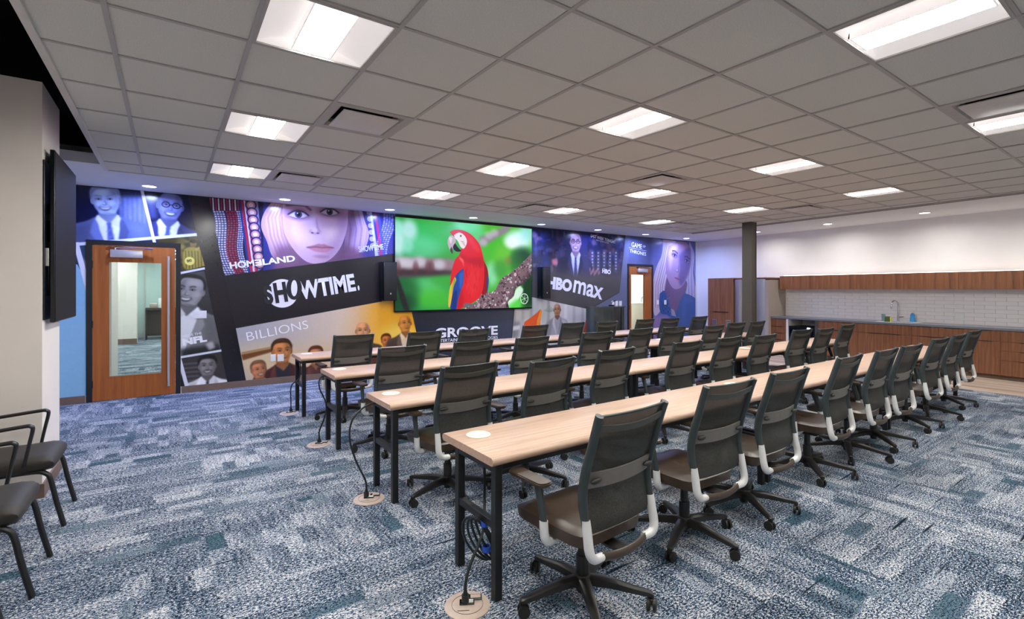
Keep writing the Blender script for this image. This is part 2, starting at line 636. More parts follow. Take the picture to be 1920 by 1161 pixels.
struct('wall_far', _far, M['white_wall'])
wall_right = struct('wall_right', lambda b: add_bounds(b, -0.15, 0, -0.02, 12.6, 0, 3.6), M['white_wall'], loc=KO, rz=KROT)
struct('wall_left', lambda b: add_bounds(b, -1.65, -1.5, -3.4, WALL_Y, 0, 3.6), M['cream'])
struct('wall_near', lambda b: add_bounds(b, -3.2, 14.2, -3.55, -3.4, 0, 3.6), M['cream'])
struct('wall_pier', lambda b: add_bounds(b, -1.5, -0.8, 5.14, 5.86, 0, 3.19), M['cream'])
struct('wall_pier_black', lambda b: add_bounds(b, -1.5, -0.802, 5.142, 5.86, 3.19, 3.6), M['black'])
struct('wall_left_black', lambda b: add_bounds(b, -1.5, -1.49, -3.4, 7.42, 3.06, 3.6), M['black'])
struct('ceiling_deck', lambda b: add_bounds(b, -3.2, 14.2, -3.55, WALL_Y + 0.15, 3.6, 3.7), M['black'])


def cloud_right(y):
    return 10.2 - 0.105 * (7.1 - y)


CL_X0, CL_Y0, CL_Y1 = -0.575, -3.3, 7.1
struct('ceiling_soffit_far', lambda b: add_bounds(b, -1.5, 13.6, 7.42, WALL_Y, SOFF, SOFF + 0.12), M['soffit'])
struct('ceiling_soffit_right', lambda b: add_prism(b, [(cloud_right(-3.4) - 0.12, -3.4), (14.0, -3.4), (14.0, 7.42), (cloud_right(7.42) - 0.12, 7.42)], SOFF, SOFF + 0.12), M['soffit'])

# suspended tile cloud -------------------------------------------------
GX0, GY0, GP = 0.967, 2.364, 0.61
cloud_poly = [(CL_X0, CL_Y0), (cloud_right(CL_Y0), CL_Y0), (cloud_right(CL_Y1), CL_Y1), (CL_X0, CL_Y1)]


def clip_poly(poly, clip):
    out = list(poly)
    for k in range(len(clip)):
        ax, ay = clip[k]
        bx, by = clip[(k + 1) % len(clip)]
        src, out = out, []

        def side(p):
            return (bx - ax) * (p[1] - ay) - (by - ay) * (p[0] - ax)
        for q in range(len(src)):
            p, p2 = src[q], src[(q + 1) % len(src)]
            s1, s2 = side(p), side(p2)
            if s1 >= 0:
                out.append(p)
            if (s1 > 0 > s2) or (s1 < 0 < s2):
                t = s1 / (s1 - s2)
                out.append((p[0] + (p2[0] - p[0]) * t, p[1] + (p2[1] - p[1]) * t))
        if not out:
            return []
    return out


TROF = [(i, j) for j in (6, 3, 0, -3) for i in (-1, 3, 7, 11)] + [(-1, -7), (5, -7), (11, -7)]  # last three: unseen row added behind the camera to light the foreground
VENT = [(0, 2), (0, 6), (6, 6), (6, 2), (12, 6), (12, 2), (6, -3)]
special = set(TROF) | set(VENT)


def _grid(b):
    for i in range(-2, 16):
        x = GX0 + GP * i
        y0 = CL_Y0
        if x > cloud_right(CL_Y0):
            y0 = 7.1 - (10.2 - x) / 0.105
        if x < CL_X0 or y0 > CL_Y1 - 0.05:
            continue
        add_bounds(b, x - 0.012, x + 0.012, y0, CL_Y1, CEIL, CEIL + 0.03)
    for j in range(-9, 8):
        y = GY0 + GP * j
        if CL_Y0 < y < CL_Y1:
            add_bounds(b, CL_X0, cloud_right(y), y - 0.011, y + 0.011, CEIL + 0.0006, CEIL + 0.03)


ceiling = struct('ceiling', _grid, M['grid'], smooth=0)
full_tile = None
for j in range(-4, 8):
    for i in range(-3, 16):
        if (i, j) in special:
            continue
        x0, y0 = GX0 + GP * i, GY0 + GP * j
        g = 0.012
        cell = [(x0 + g, y0 + g), (x0 + GP - g, y0 + g), (x0 + GP - g, y0 + GP - g), (x0 + g, y0 + GP - g)]
        pl = clip_poly(cell, cloud_poly)
        if len(pl) < 3:
            continue
        cx_, cy_ = x0 + GP / 2, y0 + GP / 2
        whole = pl == cell
        if whole and full_tile:
            link('tile', full_tile, ceiling, (cx_, cy_, CEIL + 0.006 + 0.0015 * ((i * 7 + j * 3) % 3)))
            continue
        bm = bmesh.new()
        add_prism(bm, [(p[0] - cx_, p[1] - cy_) for p in pl], 0, 0.015)
        me = mesh_of('tile', bm, M['tile'], 0)
        if whole:
            full_tile = me
        link('tile', me, ceiling, (cx_, cy_, CEIL + 0.006))
for (y0, y1, holes) in ((GY0 - 4 * GP, CL_Y0, ()),):
    struct('ceiling_rear', lambda b: add_prism(b, [(CL_X0, CL_Y0), (cloud_right(CL_Y0), CL_Y0), (cloud_right(GY0 - 4 * GP), GY0 - 4 * GP - 0.012), (CL_X0, GY0 - 4 * GP - 0.012)], CEIL + 0.031, CEIL + 0.05), M['tile'])


def slant_trim(b, y0, y1, dx0, dx1, z0, z1):
    add_prism(b, [(cloud_right(y0) + dx0, y0), (cloud_right(y0) + dx1, y0), (cloud_right(y1) + dx1, y1), (cloud_right(y1) + dx0, y1)], z0, z1)


def _tl(b):
    add_bounds(b, CL_X0 - 0.03, CL_X0, CL_Y0, CL_Y1 + 0.03, CEIL - 0.004, CEIL + 0.1)
    add_bounds(b, CL_X0 - 0.002, CL_X0 + 0.012, CL_Y0, CL_Y1, CEIL - 0.008, CEIL + 0.01)


struct('trim_1', _tl, M['trim_light'], smooth=0)
struct('trim_2', lambda b: add_bounds(b, CL_X0, cloud_right(7.1) + 0.03, CL_Y1, CL_Y1 + 0.03, CEIL - 0.004, CEIL + 0.1), M['trim_light'], smooth=0)


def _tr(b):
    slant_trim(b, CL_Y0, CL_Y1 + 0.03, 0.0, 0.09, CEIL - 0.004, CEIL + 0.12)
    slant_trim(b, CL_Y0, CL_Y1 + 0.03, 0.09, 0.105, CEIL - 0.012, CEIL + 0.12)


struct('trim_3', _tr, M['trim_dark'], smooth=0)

# ------------------------------------------------------------------ ceiling fittings
def troffer_proto():
    t = thing('ceiling_light', '', 'ceiling light')

    def frame(b):
        h, w = 0.297, 0.016
        for sx in (-1, 1):
            add_bounds(b, sx * h, sx * (h - w), -h, h, -0.002, 0.02)
            add_bounds(b, -h + w, h - w, sx * h, sx * (h - w), -0.002, 0.02)
    part('frame', frame, M['grid'], t, 0)

    def pan(b):
        xs = [0.281, 0.25, 0.21, 0.17, 0.13, 0.105]
        zs = [0.006, 0.022, 0.038, 0.05, 0.058, 0.06]
        for sx in (-1, 1):
            grid = [[(sx * x, y, z) for y in (-0.281, -0.27, 0.27, 0.281)] for x, z in zip(xs, zs)]
            for row in grid:
                row[0] = (row[0][0], row[0][1], 0.006)
                row[-1] = (row[-1][0], row[-1][1], 0.006)
            add_sheet(b, grid)
        for sy in (-1, 1):
            g2 = [[(-0.105, sy * 0.281, 0.006), (0.105, sy * 0.281, 0.006)], [(-0.105, sy * 0.25, 0.03), (0.105, sy * 0.25, 0.03)]]
            add_sheet(b, g2)
        add_bounds(b, -0.29, 0.29, -0.29, 0.29, 0.062, 0.07)
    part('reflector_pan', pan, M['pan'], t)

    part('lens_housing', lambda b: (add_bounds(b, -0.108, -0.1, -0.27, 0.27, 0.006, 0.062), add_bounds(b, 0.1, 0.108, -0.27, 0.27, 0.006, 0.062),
                                    add_bounds(b, -0.1, 0.1, -0.27, -0.262, 0.006, 0.062), add_bounds(b, -0.1, 0.1, 0.262, 0.27, 0.006, 0.062)), M['pan'], t, 0)  # housing carries the pan's stand-in glow too
    part('lens', lambda b: add_bounds(b, -0.1, 0.1, -0.262, 0.262, 0.007, 0.02), M['lens'], t, 0, 'glowing white lens')
    return t


ROWN = {6: 'row nearest the mural', 3: 'second row from the mural', 0: 'third row from the mural', -3: 'row nearest the camera', -7: 'added row behind the camera'}
COLN = {-1: 'first', 3: 'second', 7: 'third', 11: 'fourth', 5: 'middle'}
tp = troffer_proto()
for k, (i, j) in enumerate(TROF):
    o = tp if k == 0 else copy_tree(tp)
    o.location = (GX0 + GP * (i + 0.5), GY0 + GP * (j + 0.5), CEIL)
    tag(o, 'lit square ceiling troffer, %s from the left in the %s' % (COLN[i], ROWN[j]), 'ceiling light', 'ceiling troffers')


def vent_proto():
    t = thing('ceiling_vent', '', 'vent')

    def frame(b):
        h = 0.297
        add_lathe_square(b, [(h, 0.0), (h - 0.05, 0.004), (h - 0.075, 0.03), (h - 0.08, 0.06)])
    part('flange', frame, M['grid'], t, 0)
    part('collar', lambda b: add_bounds(b, -0.25, 0.25, -0.25, 0.25, 0.06, 0.07), M['black'], t, 0, 'dark duct opening behind the plaque')
    part('plaque', lambda b: add_box(b, (0, 0, -0.004), (0.43, 0.43, 0.01), 0.003), M['trim_light'], t)
    part('hanger', lambda b: [add_box(b, (x, y, 0.03), (0.012, 0.012, 0.06)) for x in (-0.12, 0.12) for y in (-0.12, 0.12)], M['steel_black'], t, 0)
    return t


def add_lathe_square(b, prof):
    rings = []
    for (h, z) in prof:
        rings.append([b.verts.new((sx * h, sy * h, z)) for sx, sy in ((-1, -1), (1, -1), (1, 1), (-1, 1))])
    for a, c in zip(rings, rings[1:]):
        for k in range(4):
            b.faces.new((a[k], a[(k + 1) % 4], c[(k + 1) % 4], c[k]))


VN = ['between the two leftmost near ceiling lights', 'right of the far left ceiling light, above the mural', 'left of a far ceiling light above the big screen',
      'square, in mid ceiling left of the third column of lights', 'far right, tucked behind a ceiling light above the door mural', 'right of the steel column top', 'at upper right by the frame edge']
vp = vent_proto()
for k, (i, j) in enumerate(VENT):
    o = vp if k == 0 else copy_tree(vp)
    o.location = (GX0 + GP * (i + 0.5), GY0 + GP * (j + 0.5), CEIL)
    tag(o, 'grey plaque air diffuser ' + VN[k], 'vent', 'ceiling air diffusers')


def downlight(loc, lens, label, watts, color, group, spread=2.9):
    t = thing('downlight', label, 'downlight', loc, 0, group)
    part('trim_ring', lambda b: add_lathe(b, [(0.105, 0.0), (0.105, -0.006), (0.085, -0.008), (0.08, -0.002)], seg=24, ring=True), M['outlet_white'], t)
    part('lens', lambda b: add_lathe(b, [(0.082, -0.003), (0.05, -0.007), (0.0, -0.008)], seg=24), lens, t, label='glowing round lens')
    ld = bpy.data.lights.new('downlight_lamp', 'AREA')
    ld.shape = 'DISK'
    ld.size = 0.15
    ld.energy = watts
    ld.color = color
    ld.spread = spread
    lo = bpy.data.objects.new('downlight_lamp', ld)
    COL.objects.link(lo)
    lo.parent = t
    lo.location = (0, 0, -0.0095)
    return t


ORD = ['first', 'second', 'third', 'fourth', 'fifth', 'sixth', 'seventh', 'eighth', 'ninth']
for k in range(8):
    downlight((-0.233 + 1.767 * k, 8.6, SOFF), M['down_cool'], 'cool white recessed downlight, %s from the left along the mural soffit' % ORD[k], COVE_W, (0.36, 0.46, 1.0), 'downlights along the mural')
for k, p in enumerate([(12.244, 6.606), (12.04, 4.886), (11.8, 3.114), (11.6, 1.35), (11.4, -0.4)]):
    downlight((p[0], p[1], SOFF), M['down_warm'], 'white recessed downlight, %s from the steel column along the kitchen soffit' % ORD[k], WARM_W, (1.0, 0.95, 0.90), 'downlights along the kitchen', 2.9)

# ------------------------------------------------------------------ baseboards, doors, rooms beyond
struct('baseboard_far', lambda b: (add_bounds(b, D1[1] + 0.045, D2[0] - 0.045, WALL_Y - 0.016, WALL_Y, 0, 0.105, 0.002),
                                   add_bounds(b, -1.5, D1[0] - 0.045, WALL_Y - 0.016, WALL_Y, 0, 0.105, 0.002),
                                   add_bounds(b, D2[1] + 0.045, 13.3, WALL_Y - 0.016, WALL_Y, 0, 0.105, 0.002)), M['base'], smooth=0)
struct('baseboard_left', lambda b: (add_bounds(b, -0.8, -0.786, 5.126, 5.874, 0, 0.105), add_bounds(b, -1.5, -0.8, 5.126, 5.14, 0, 0.105),
                                    add_bounds(b, -1.5, -1.484, -3.4, 5.126, 0, 0.105)), M['base'], smooth=0)


def door(n, d, lite, closer, pull, hinge_left=True):
    x0, x1, top = d
    y = WALL_Y
    t = struct('door_%d' % n, lambda b: (add_bounds(b, x0 - 0.035, x0 + 0.028, y - 0.012, y + 0.16, 0, top + 0.035),
                                         add_bounds(b, x1 - 0.028, x1 + 0.035, y - 0.012, y + 0.16, 0, top + 0.035),
                                         add_bounds(b, x0 + 0.028, x1 - 0.028, y - 0.012, y + 0.16, top - 0.028, top + 0.035)), M['steel_black'], smooth=0)
    a0, a1, at = x0 + 0.032, x1 - 0.032, top - 0.032
    ly0, ly1 = y - 0.004, y + 0.041
    lx0, lx1, lz0, lz1 = lite

    def leaf(b):
        add_bounds(b, a0, lx0, ly0, ly1, 0.01, at)
        add_bounds(b, lx1, a1, ly0, ly1, 0.01, at)
        add_bounds(b, lx0, lx1, ly0, ly1, 0.01, lz0)
        add_bounds(b, lx0, lx1, ly0, ly1, lz1, at)
    lf = struct('leaf', leaf, M['doorwood'], t, 0)
    gl = struct('glass_pane', lambda b: add_bounds(b, lx0, lx1, y + 0.014, y + 0.022, lz0, lz1), M['glass'], t, 0)

    def bead(b):
        w = 0.012
        for yy in (ly0 - 0.004, y + 0.024):
            add_bounds(b, lx0, lx0 + w, yy, yy + 0.016, lz0, lz1)
            add_bounds(b, lx1 - w, lx1, yy, yy + 0.016, lz0, lz1)
            add_bounds(b, lx0 + w, lx1 - w, yy, yy + 0.016, lz0, lz0 + w)
            add_bounds(b, lx0 + w, lx1 - w, yy, yy + 0.016, lz1 - w, lz1)
    struct('glazing_bead', bead, M['doorwood'], t, 0)
    cx0, cx1, cz0, cz1 = closer
    struct('door_closer', lambda b: add_bounds(b, cx0, cx1, ly0 - 0.05, ly0, cz0, cz1, 0.004), M['nickel'], t)
    struct('closer_arm', lambda b: (add_tube(b, [(cx0 + 0.05, ly0 - 0.03, cz1 + 0.03), (cx1 + 0.12, ly0 - 0.075, cz1 + 0.015)], 0.012, 6, flat=(0.5, 1.2)),
                                    add_tube(b, [(cx0 - 0.03, ly0 - 0.01, cz1 + 0.045), (cx1 + 0.12, ly0 - 0.075, cz1 + 0.03)], 0.012, 6, flat=(0.5, 1.2)),
                                    add_cyl(b, (cx0 + 0.06, ly0 - 0.03, cz1 + 0.015), 0.014, 0.03, 10)), M['chrome'], t)
    if pull:
        px, z0, z1 = pull
        struct('pull_handle', lambda b: (add_cyl(b, (px, ly0 - 0.055, (z0 + z1) / 2), 0.016, z1 - z0, 14),
                                         add_cyl(b, (px, ly0 - 0.028, z0 + 0.15), 0.01, 0.056, 10, 'Y'),
                                         add_cyl(b, (px, ly0 - 0.028, z1 - 0.15), 0.01, 0.056, 10, 'Y')), M['nickel'], t)
    struct('hinge', lambda b: [add_cyl(b, ((a0 if hinge_left else a1), ly0 - 0.006, z), 0.008, 0.1, 8) for z in (0.25, 1.1, 1.95)], M['steel_black'], t)
    return t


q = lambda px, py: wy(px, py, WALL_Y)
door(1, D1, (q(202.6, 600).x, q(304.3, 600).x, q(202.6, 708.5).z, q(202.6, 489.7).z), (q(207, 470).x, q(268, 470).x, q(207, 482.6).z, q(207, 468).z),
     (q(316, 600).x, q(316, 722.7).z, q(316, 481).z))
door(2, D2, (q(1182.6, 560).x, q(1208.5, 560).x, 0.22, q(1190, 514.5).z), (q(1194, 505).x, q(1212, 505).x, q(1200, 511).z, q(1200, 504).z), None)

# deep office corridor behind door_1
struct('wall_corridor_far', lambda b: add_bounds(b, -3.15, 1.75, 24.0, 24.15, 0, 3.0), M['cream'])
struct('wall_corridor_left', lambda b: add_bounds(b, -3.15, -3.0, WALL_Y + 0.15, 24.0, 0, 3.0), M['cream'])
struct('wall_corridor_right', lambda b: add_bounds(b, 1.6, 1.75, WALL_Y + 0.15, 24.0, 0, 3.0), M['cream'])
struct('ceiling_corridor', lambda b: add_bounds(b, -3.15, 1.75, WALL_Y + 0.15, 24.15, 2.75, 2.85), M['soffit'])
pr_ = wz(256, 645, 0)
struct('wall_corridor_pier', lambda b: add_bounds(b, pr_.x - 1.6, pr_.x, pr_.y, pr_.y + 0.6, 0, 2.75), M['cream'])
struct('baseboard_corridor', lambda b: add_bounds(b, pr_.x - 1.6, pr_.x + 0.012, pr_.y - 0.012, pr_.y, 0, 0.16), M['base'])
pn = wz(221, 706, 0)
struct('wall_corridor_nib', lambda b: add_bounds(b, pn.x - 0.6, pn.x, pn.y - 1.2, pn.y, 0, 2.75), M['cream'])
GLY = 20.2
gx = wy(262, 600, GLY).x
t = thing('glass_partition', 'frosted glass office partition seen through the wooden door at left', 'partition', (gx, GLY, 0))
part('panel', lambda b: (add_bounds(b, -0.6, wy(270, 600, GLY).x - gx, 0, 0.03, 0.1, 2.6), add_bounds(b, wy(273, 600, GLY).x - gx, 2.6, 0, 0.03, 0.1, 2.6)), M['frosted'], t, 0)
part('frame', lambda b: (add_bounds(b, -0.6, 2.6, -0.01, 0.04, 0, 0.1), add_bounds(b, wy(270, 600, GLY).x - gx, wy(273, 600, GLY).x - gx, -0.01, 0.04, 0.1, 2.6)), M['nickel'], t, 0)
DY = GLY - 0.8
dx = wy(273, 580, DY).x
t = thing('corridor_desk', 'small dark desk beyond the glass of the wooden door', 'desk', (dx, DY, 0))
part('desktop', lambda b: add_bounds(b, 0, 1.2, -0.25, 0.3, 0.94, 1.0), M['desk'], t, 0)
part('leg', lambda b: add_bounds(b, 0.0, 0.04, -0.22, 0.28, 0, 0.94), M['desk'], t, 0)
part('leg', lambda b: add_bounds(b, 1.14, 1.18, -0.22, 0.28, 0, 0.94), M['desk'], t, 0)
part('modesty_panel', lambda b: add_bounds(b, 0.04, 1.14, 0.1, 0.12, 0.1, 0.94), M['desk'], t, 0)
for k, (ox, w, h, c) in enumerate([(0.10, 0.2, 0.14, 'panel_beige'), (0.33, 0.3, 0.3, 'outlet_white')]):
    tt = thing('office_box', ['low beige box on the desk beyond the wooden door', 'white desktop machine on the desk beyond the wooden door'][k], 'box', (dx + ox, DY + 0.02, 1.0))
    part('body', lambda b: add_bounds(b, 0, w, -0.12, 0.12, 0, h, 0.008), M[c], tt)
    part('lid', lambda b: add_bounds(b, 0.01, w - 0.01, -0.11, 0.11, h, h + 0.012, 0.003), M['outlet_white'], tt)
for k, (x, y) in enumerate([(x_, y_) for y_ in (10.6, 13.0, 15.4, 17.4, 18.9, 22.4) for x_ in (-1.6, 0.2)]):  # unseen troffers, added to brighten the view through the glass of door_1
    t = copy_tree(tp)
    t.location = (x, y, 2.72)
    tag(t, 'added ceiling troffer in the corridor behind the wooden door, %s row, %s side' % (ORD[k // 2], ['left', 'right'][k % 2]), 'ceiling light')

# bright room behind door_2
struct('wall_side_room_far', lambda b: add_bounds(b, 8.6, 18.4, 13.2, 13.35, 0, 3.0), M['bright_room'])
struct('wall_side_room_left', lambda b: add_bounds(b, 8.45, 8.6, WALL_Y + 0.15, 13.2, 0, 3.0), M['bright_room'])
struct('wall_side_room_right', lambda b: add_bounds(b, 18.4, 18.55, WALL_Y + 0.15, 13.2, 0, 3.0), M['bright_room'])
struct('ceiling_side_room', lambda b: add_bounds(b, 8.45, 18.55, WALL_Y + 0.15, 13.35, 2.75, 2.85), M['bright_room'])
for k, (x, y) in enumerate([(x_, y_) for y_ in (10.0, 11.2, 12.4) for x_ in (11.2, 12.6, 14.0, 15.4)]):  # unseen troffers, added so the room behind door_2 comes out white
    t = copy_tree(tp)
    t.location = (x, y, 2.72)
    tag(t, 'added troffer in the white room behind the mural door, %s row, %s from the door' % (ORD[k // 4], ORD[k % 4]), 'ceiling light')
t = thing('white_cabinet', 'white storage cabinet in the bright room behind the mural door', 'cabinet', (wy(1183, 600, 12.6).x, 12.6, 0))
part('body', lambda b: add_bounds(b, 0, 0.75, 0, 0.5, 0, 1.05, 0.006), M['panel_beige'], t)
part('top', lambda b: add_bounds(b, -0.02, 0.77, -0.02, 0.52, 1.05, 1.09, 0.004), M['ceramic'], t)
part('door', lambda b: add_bounds(b, 0.02, 0.73, -0.018, 0, 0.08, 1.0, 0.003), M['panel_beige'], t)
t = thing('white_counter', 'white counter with sink in the bright room behind the mural door', 'counter', (wy(1183, 600, 12.6).x + 0.85, 12.7, 0))
part('body', lambda b: add_bounds(b, 0, 1.4, 0, 0.45, 0, 0.9, 0.006), M['ceramic'], t)
part('worktop', lambda b: add_bounds(b, -0.02, 1.42, -0.03, 0.47, 0.9, 0.94, 0.004), M['quartz'], t)
part('faucet', lambda b: add_tube(b, [(0.3, 0.36, 0.94), (0.3, 0.36, 1.2), (0.3, 0.28, 1.3), (0.3, 0.2, 1.22)], 0.015, 8, 4), M['chrome'], t)

# steel column
struct('column', lambda b: (add_bounds(b, -0.09, -0.076, -0.1, 0.1, 0, CEIL), add_bounds(b, 0.076, 0.09, -0.1, 0.1, 0, CEIL),
                            add_bounds(b, -0.068, 0.076, -0.094, 0.094, 0, CEIL)), M['steel_paint'], loc=(9.54, 5.3, 0), smooth=0)

# ------------------------------------------------------------------ printed mural + screen picture (painted in code, metric wall coordinates)
class Canvas:
    def __init__(self, x0, z0, x1, z1, res, col):
        self.x0, self.z0, self.res = x0, z0, res
        self.w, self.h = int((x1 - x0) * res), int((z1 - z0) * res)
        self.a = np.empty((self.h, self.w, 3), np.float32)
        self.a[:] = np.array(col, np.float32) / 255
        self.clip = None

    def _put(self, r0, r1, c0, c1, mask, col, alpha):
        if self.clip is not None:
            mask = mask * self.clip[r0:r1, c0:c1]
        mask = (mask * alpha)[..., None]
        if not isinstance(col, np.ndarray):
            col = np.array(col, np.float32) / 255
        reg = self.a[r0:r1, c0:c1]
        reg += (col - reg) * mask

    def _box(self, xa, za, xb, zb):
        c0, c1 = max(0, int((xa - self.x0) * self.res) - 1), min(self.w, int((xb - self.x0) * self.res) + 2)
        r0, r1 = max(0, int((za - self.z0) * self.res) - 1), min(self.h, int((zb - self.z0) * self.res) + 2)
        return (r0, r1, c0, c1) if r1 > r0 and c1 > c0 else None

    def _mask(self, pts, soft=0.0):
        p = np.array(pts, np.float64)
        bx = self._box(p[:, 0].min() - soft * 1.5, p[:, 1].min() - soft * 1.5, p[:, 0].max() + soft * 1.5, p[:, 1].max() + soft * 1.5)
        if bx is None:
            return None
        r0, r1, c0, c1 = bx
        S = 1 if soft * self.res > 3 else 3
        xs = self.x0 + (c0 + (np.arange((c1 - c0) * S) + 0.5) / S) / self.res
        zs = self.z0 + (r0 + (np.arange((r1 - r0) * S) + 0.5) / S) / self.res
        ins = np.zeros((len(zs), len(xs)), bool)
        n = len(p)
        for k in range(n):
            ax, az = p[k]
            bx_, bz = p[(k + 1) % n]
            if az == bz:
                continue
            rows = (az > zs) != (bz > zs)
            if not rows.any():
                continue
            xi = (bx_ - ax) * (zs[rows] - az) / (bz - az) + ax
            ins[rows] ^= xs[None, :] < xi[:, None]
        m = ins.astype(np.float32)
        if S > 1:
            m = m.reshape(r1 - r0, S, c1 - c0, S).mean((1, 3))
        if soft:
            m = self.blur(m, soft * self.res)
        return r0, r1, c0, c1, m

    @staticmethod
    def blur(m, rad):
        k = max(1, int(rad / 1.7))
        for _ in range(3):
            for ax in (0, 1):
                pad = [(k, k) if q_ == ax else (0, 0) for q_ in range(m.ndim)]
                cs = np.cumsum(np.pad(m, pad, mode='edge'), axis=ax, dtype=np.float64)
                z = np.zeros_like(np.take(cs, [0], axis=ax))
                cs = np.concatenate([z, cs], axis=ax)
                n = m.shape[ax]
                m = ((np.take(cs, np.arange(n) + 2 * k + 1, axis=ax) - np.take(cs, np.arange(n), axis=ax)) / (2 * k + 1)).astype(np.float32)
        return m

    def poly(self, pts, col, alpha=1.0, soft=0.0):
        r = self._mask(pts, soft)
        if r:
            self._put(*r, col, alpha)

    def grad(self, pts, ca, cb, pa, pb, alpha=1.0, cm=None):
        """linear gradient ca (at pa) -> cb (at pb) inside a polygon"""
        r = self._mask(pts)
        if not r:
            return
        r0, r1, c0, c1, m = r
        xs = self.x0 + (c0 + np.arange(c1 - c0) + 0.5) / self.res
        zs = self.z0 + (r0 + np.arange(r1 - r0) + 0.5) / self.res
        dx, dz = pb[0] - pa[0], pb[1] - pa[1]
        t = ((xs[None, :] - pa[0]) * dx + (zs[:, None] - pa[1]) * dz) / (dx * dx + dz * dz)
        t = np.clip(t, 0, 1)[..., None].astype(np.float32)
        A, B = np.array(ca, np.float32) / 255, np.array(cb, np.float32) / 255
        if cm is None:
            col = A + (B - A) * t
        else:
            C = np.array(cm, np.float32) / 255
            col = np.where(t < 0.5, A + (C - A) * t * 2, C + (B - C) * (t * 2 - 1))
        self._put(r0, r1, c0, c1, m, col, alpha)

    def ell(self, cx, cz, rx, rz, col, alpha=1.0, soft=0.15, rot=0.0):
        R_ = max(rx, rz) * (1 + soft)
        bx = self._box(cx - R_, cz - R_, cx + R_, cz + R_)
        if bx is None:
            return
        r0, r1, c0, c1 = bx
        xs = self.x0 + (c0 + np.arange(c1 - c0) + 0.5) / self.res - cx
        zs = self.z0 + (r0 + np.arange(r1 - r0) + 0.5) / self.res - cz
        co, si = math.cos(rot), math.sin(rot)
        u = (xs[None, :] * co + zs[:, None] * si) / rx
        v = (-xs[None, :] * si + zs[:, None] * co) / rz
        d = np.sqrt(u * u + v * v)
        sm = max(soft, 0.7 / (min(rx, rz) * self.res))
        t = np.clip((1 + sm - d) / (2 * sm), 0, 1)
        self._put(r0, r1, c0, c1, (t * t * (3 - 2 * t)).astype(np.float32), col, alpha)

    def line(self, pts, w, col, alpha=1.0, soft=0.0):
        for a, b in zip(pts, pts[1:]):
            dx, dz = b[0] - a[0], b[1] - a[1]
            L = math.hypot(dx, dz) or 1
            nx, nz = -dz / L * w / 2, dx / L * w / 2
            self.poly([(a[0] + nx, a[1] + nz), (b[0] + nx, b[1] + nz), (b[0] - nx, b[1] - nz), (a[0] - nx, a[1] - nz)], col, alpha, soft)

    def set_clip(self, pts):
        if pts is None:
            self.clip = None
            return
        self.clip = np.zeros((self.h, self.w), np.float32)
        r0, r1, c0, c1, m = self._mask(pts)
        self.clip[r0:r1, c0:c1] = m

    def grain(self, pts, amt, size, rng):
        r = self._mask(pts)
        r0, r1, c0, c1, m = r
        n = rng.normal(0, 1, (r1 - r0, c1 - c0)).astype(np.float32)
        n = self.blur(n, size * self.res)
        n *= amt / (n.std() + 1e-6)
        if self.clip is not None:
            m = m * self.clip[r0:r1, c0:c1]
        self.a[r0:r1, c0:c1] += (n * m)[..., None]

    def image(self, name):
        img = bpy.data.images.new(name, self.w, self.h)
        px = np.ones((self.h, self.w, 4), np.float32)
        px[..., :3] = np.clip(self.a, 0, 1)
        img.pixels.foreach_set(px.ravel())
        img.update()
        img.pack()
        return img


class Frame:
    """local drawing frame: origin, unit, rotation"""
    def __init__(self, cv, c, unit, rot=0.0, flip=1):
        self.cv, self.c, self.u, self.r, self.f = cv, c, unit, rot, flip

    def p(self, x, y):
        x *= self.f
        co, si = math.cos(self.r), math.sin(self.r)
        return (self.c[0] + self.u * (x * co - y * si), self.c[1] + self.u * (x * si + y * co))

    def poly(self, pts, col, alpha=1.0, soft=0.0):
        self.cv.poly([self.p(*q_) for q_ in pts], col, alpha, soft * self.u)

    def curve(self, pts, col, alpha=1.0, soft=0.0, n=6):
        P = [Vector((a, b, 0)) for a, b in pts]
        P = [P[-1]] + P + [P[0], P[1]]
        sp = spline(P, n)[n:-n]
        self.poly([(v.x, v.y) for v in sp], col, alpha, soft)

    def ell(self, x, y, rx, ry, col, alpha=1.0, soft=0.2, rot=0.0):
        px, py = self.p(x, y)
        self.cv.ell(px, py, rx * self.u, ry * self.u, col, alpha, soft, self.r + rot * self.f)

    def line(self, pts, w, col, alpha=1.0, soft=0.0):
        self.cv.line([self.p(*q_) for q_ in pts], w * self.u, col, alpha, soft * self.u)


def shade(c, k):
    return tuple(max(0, min(255, v * k)) for v in c)


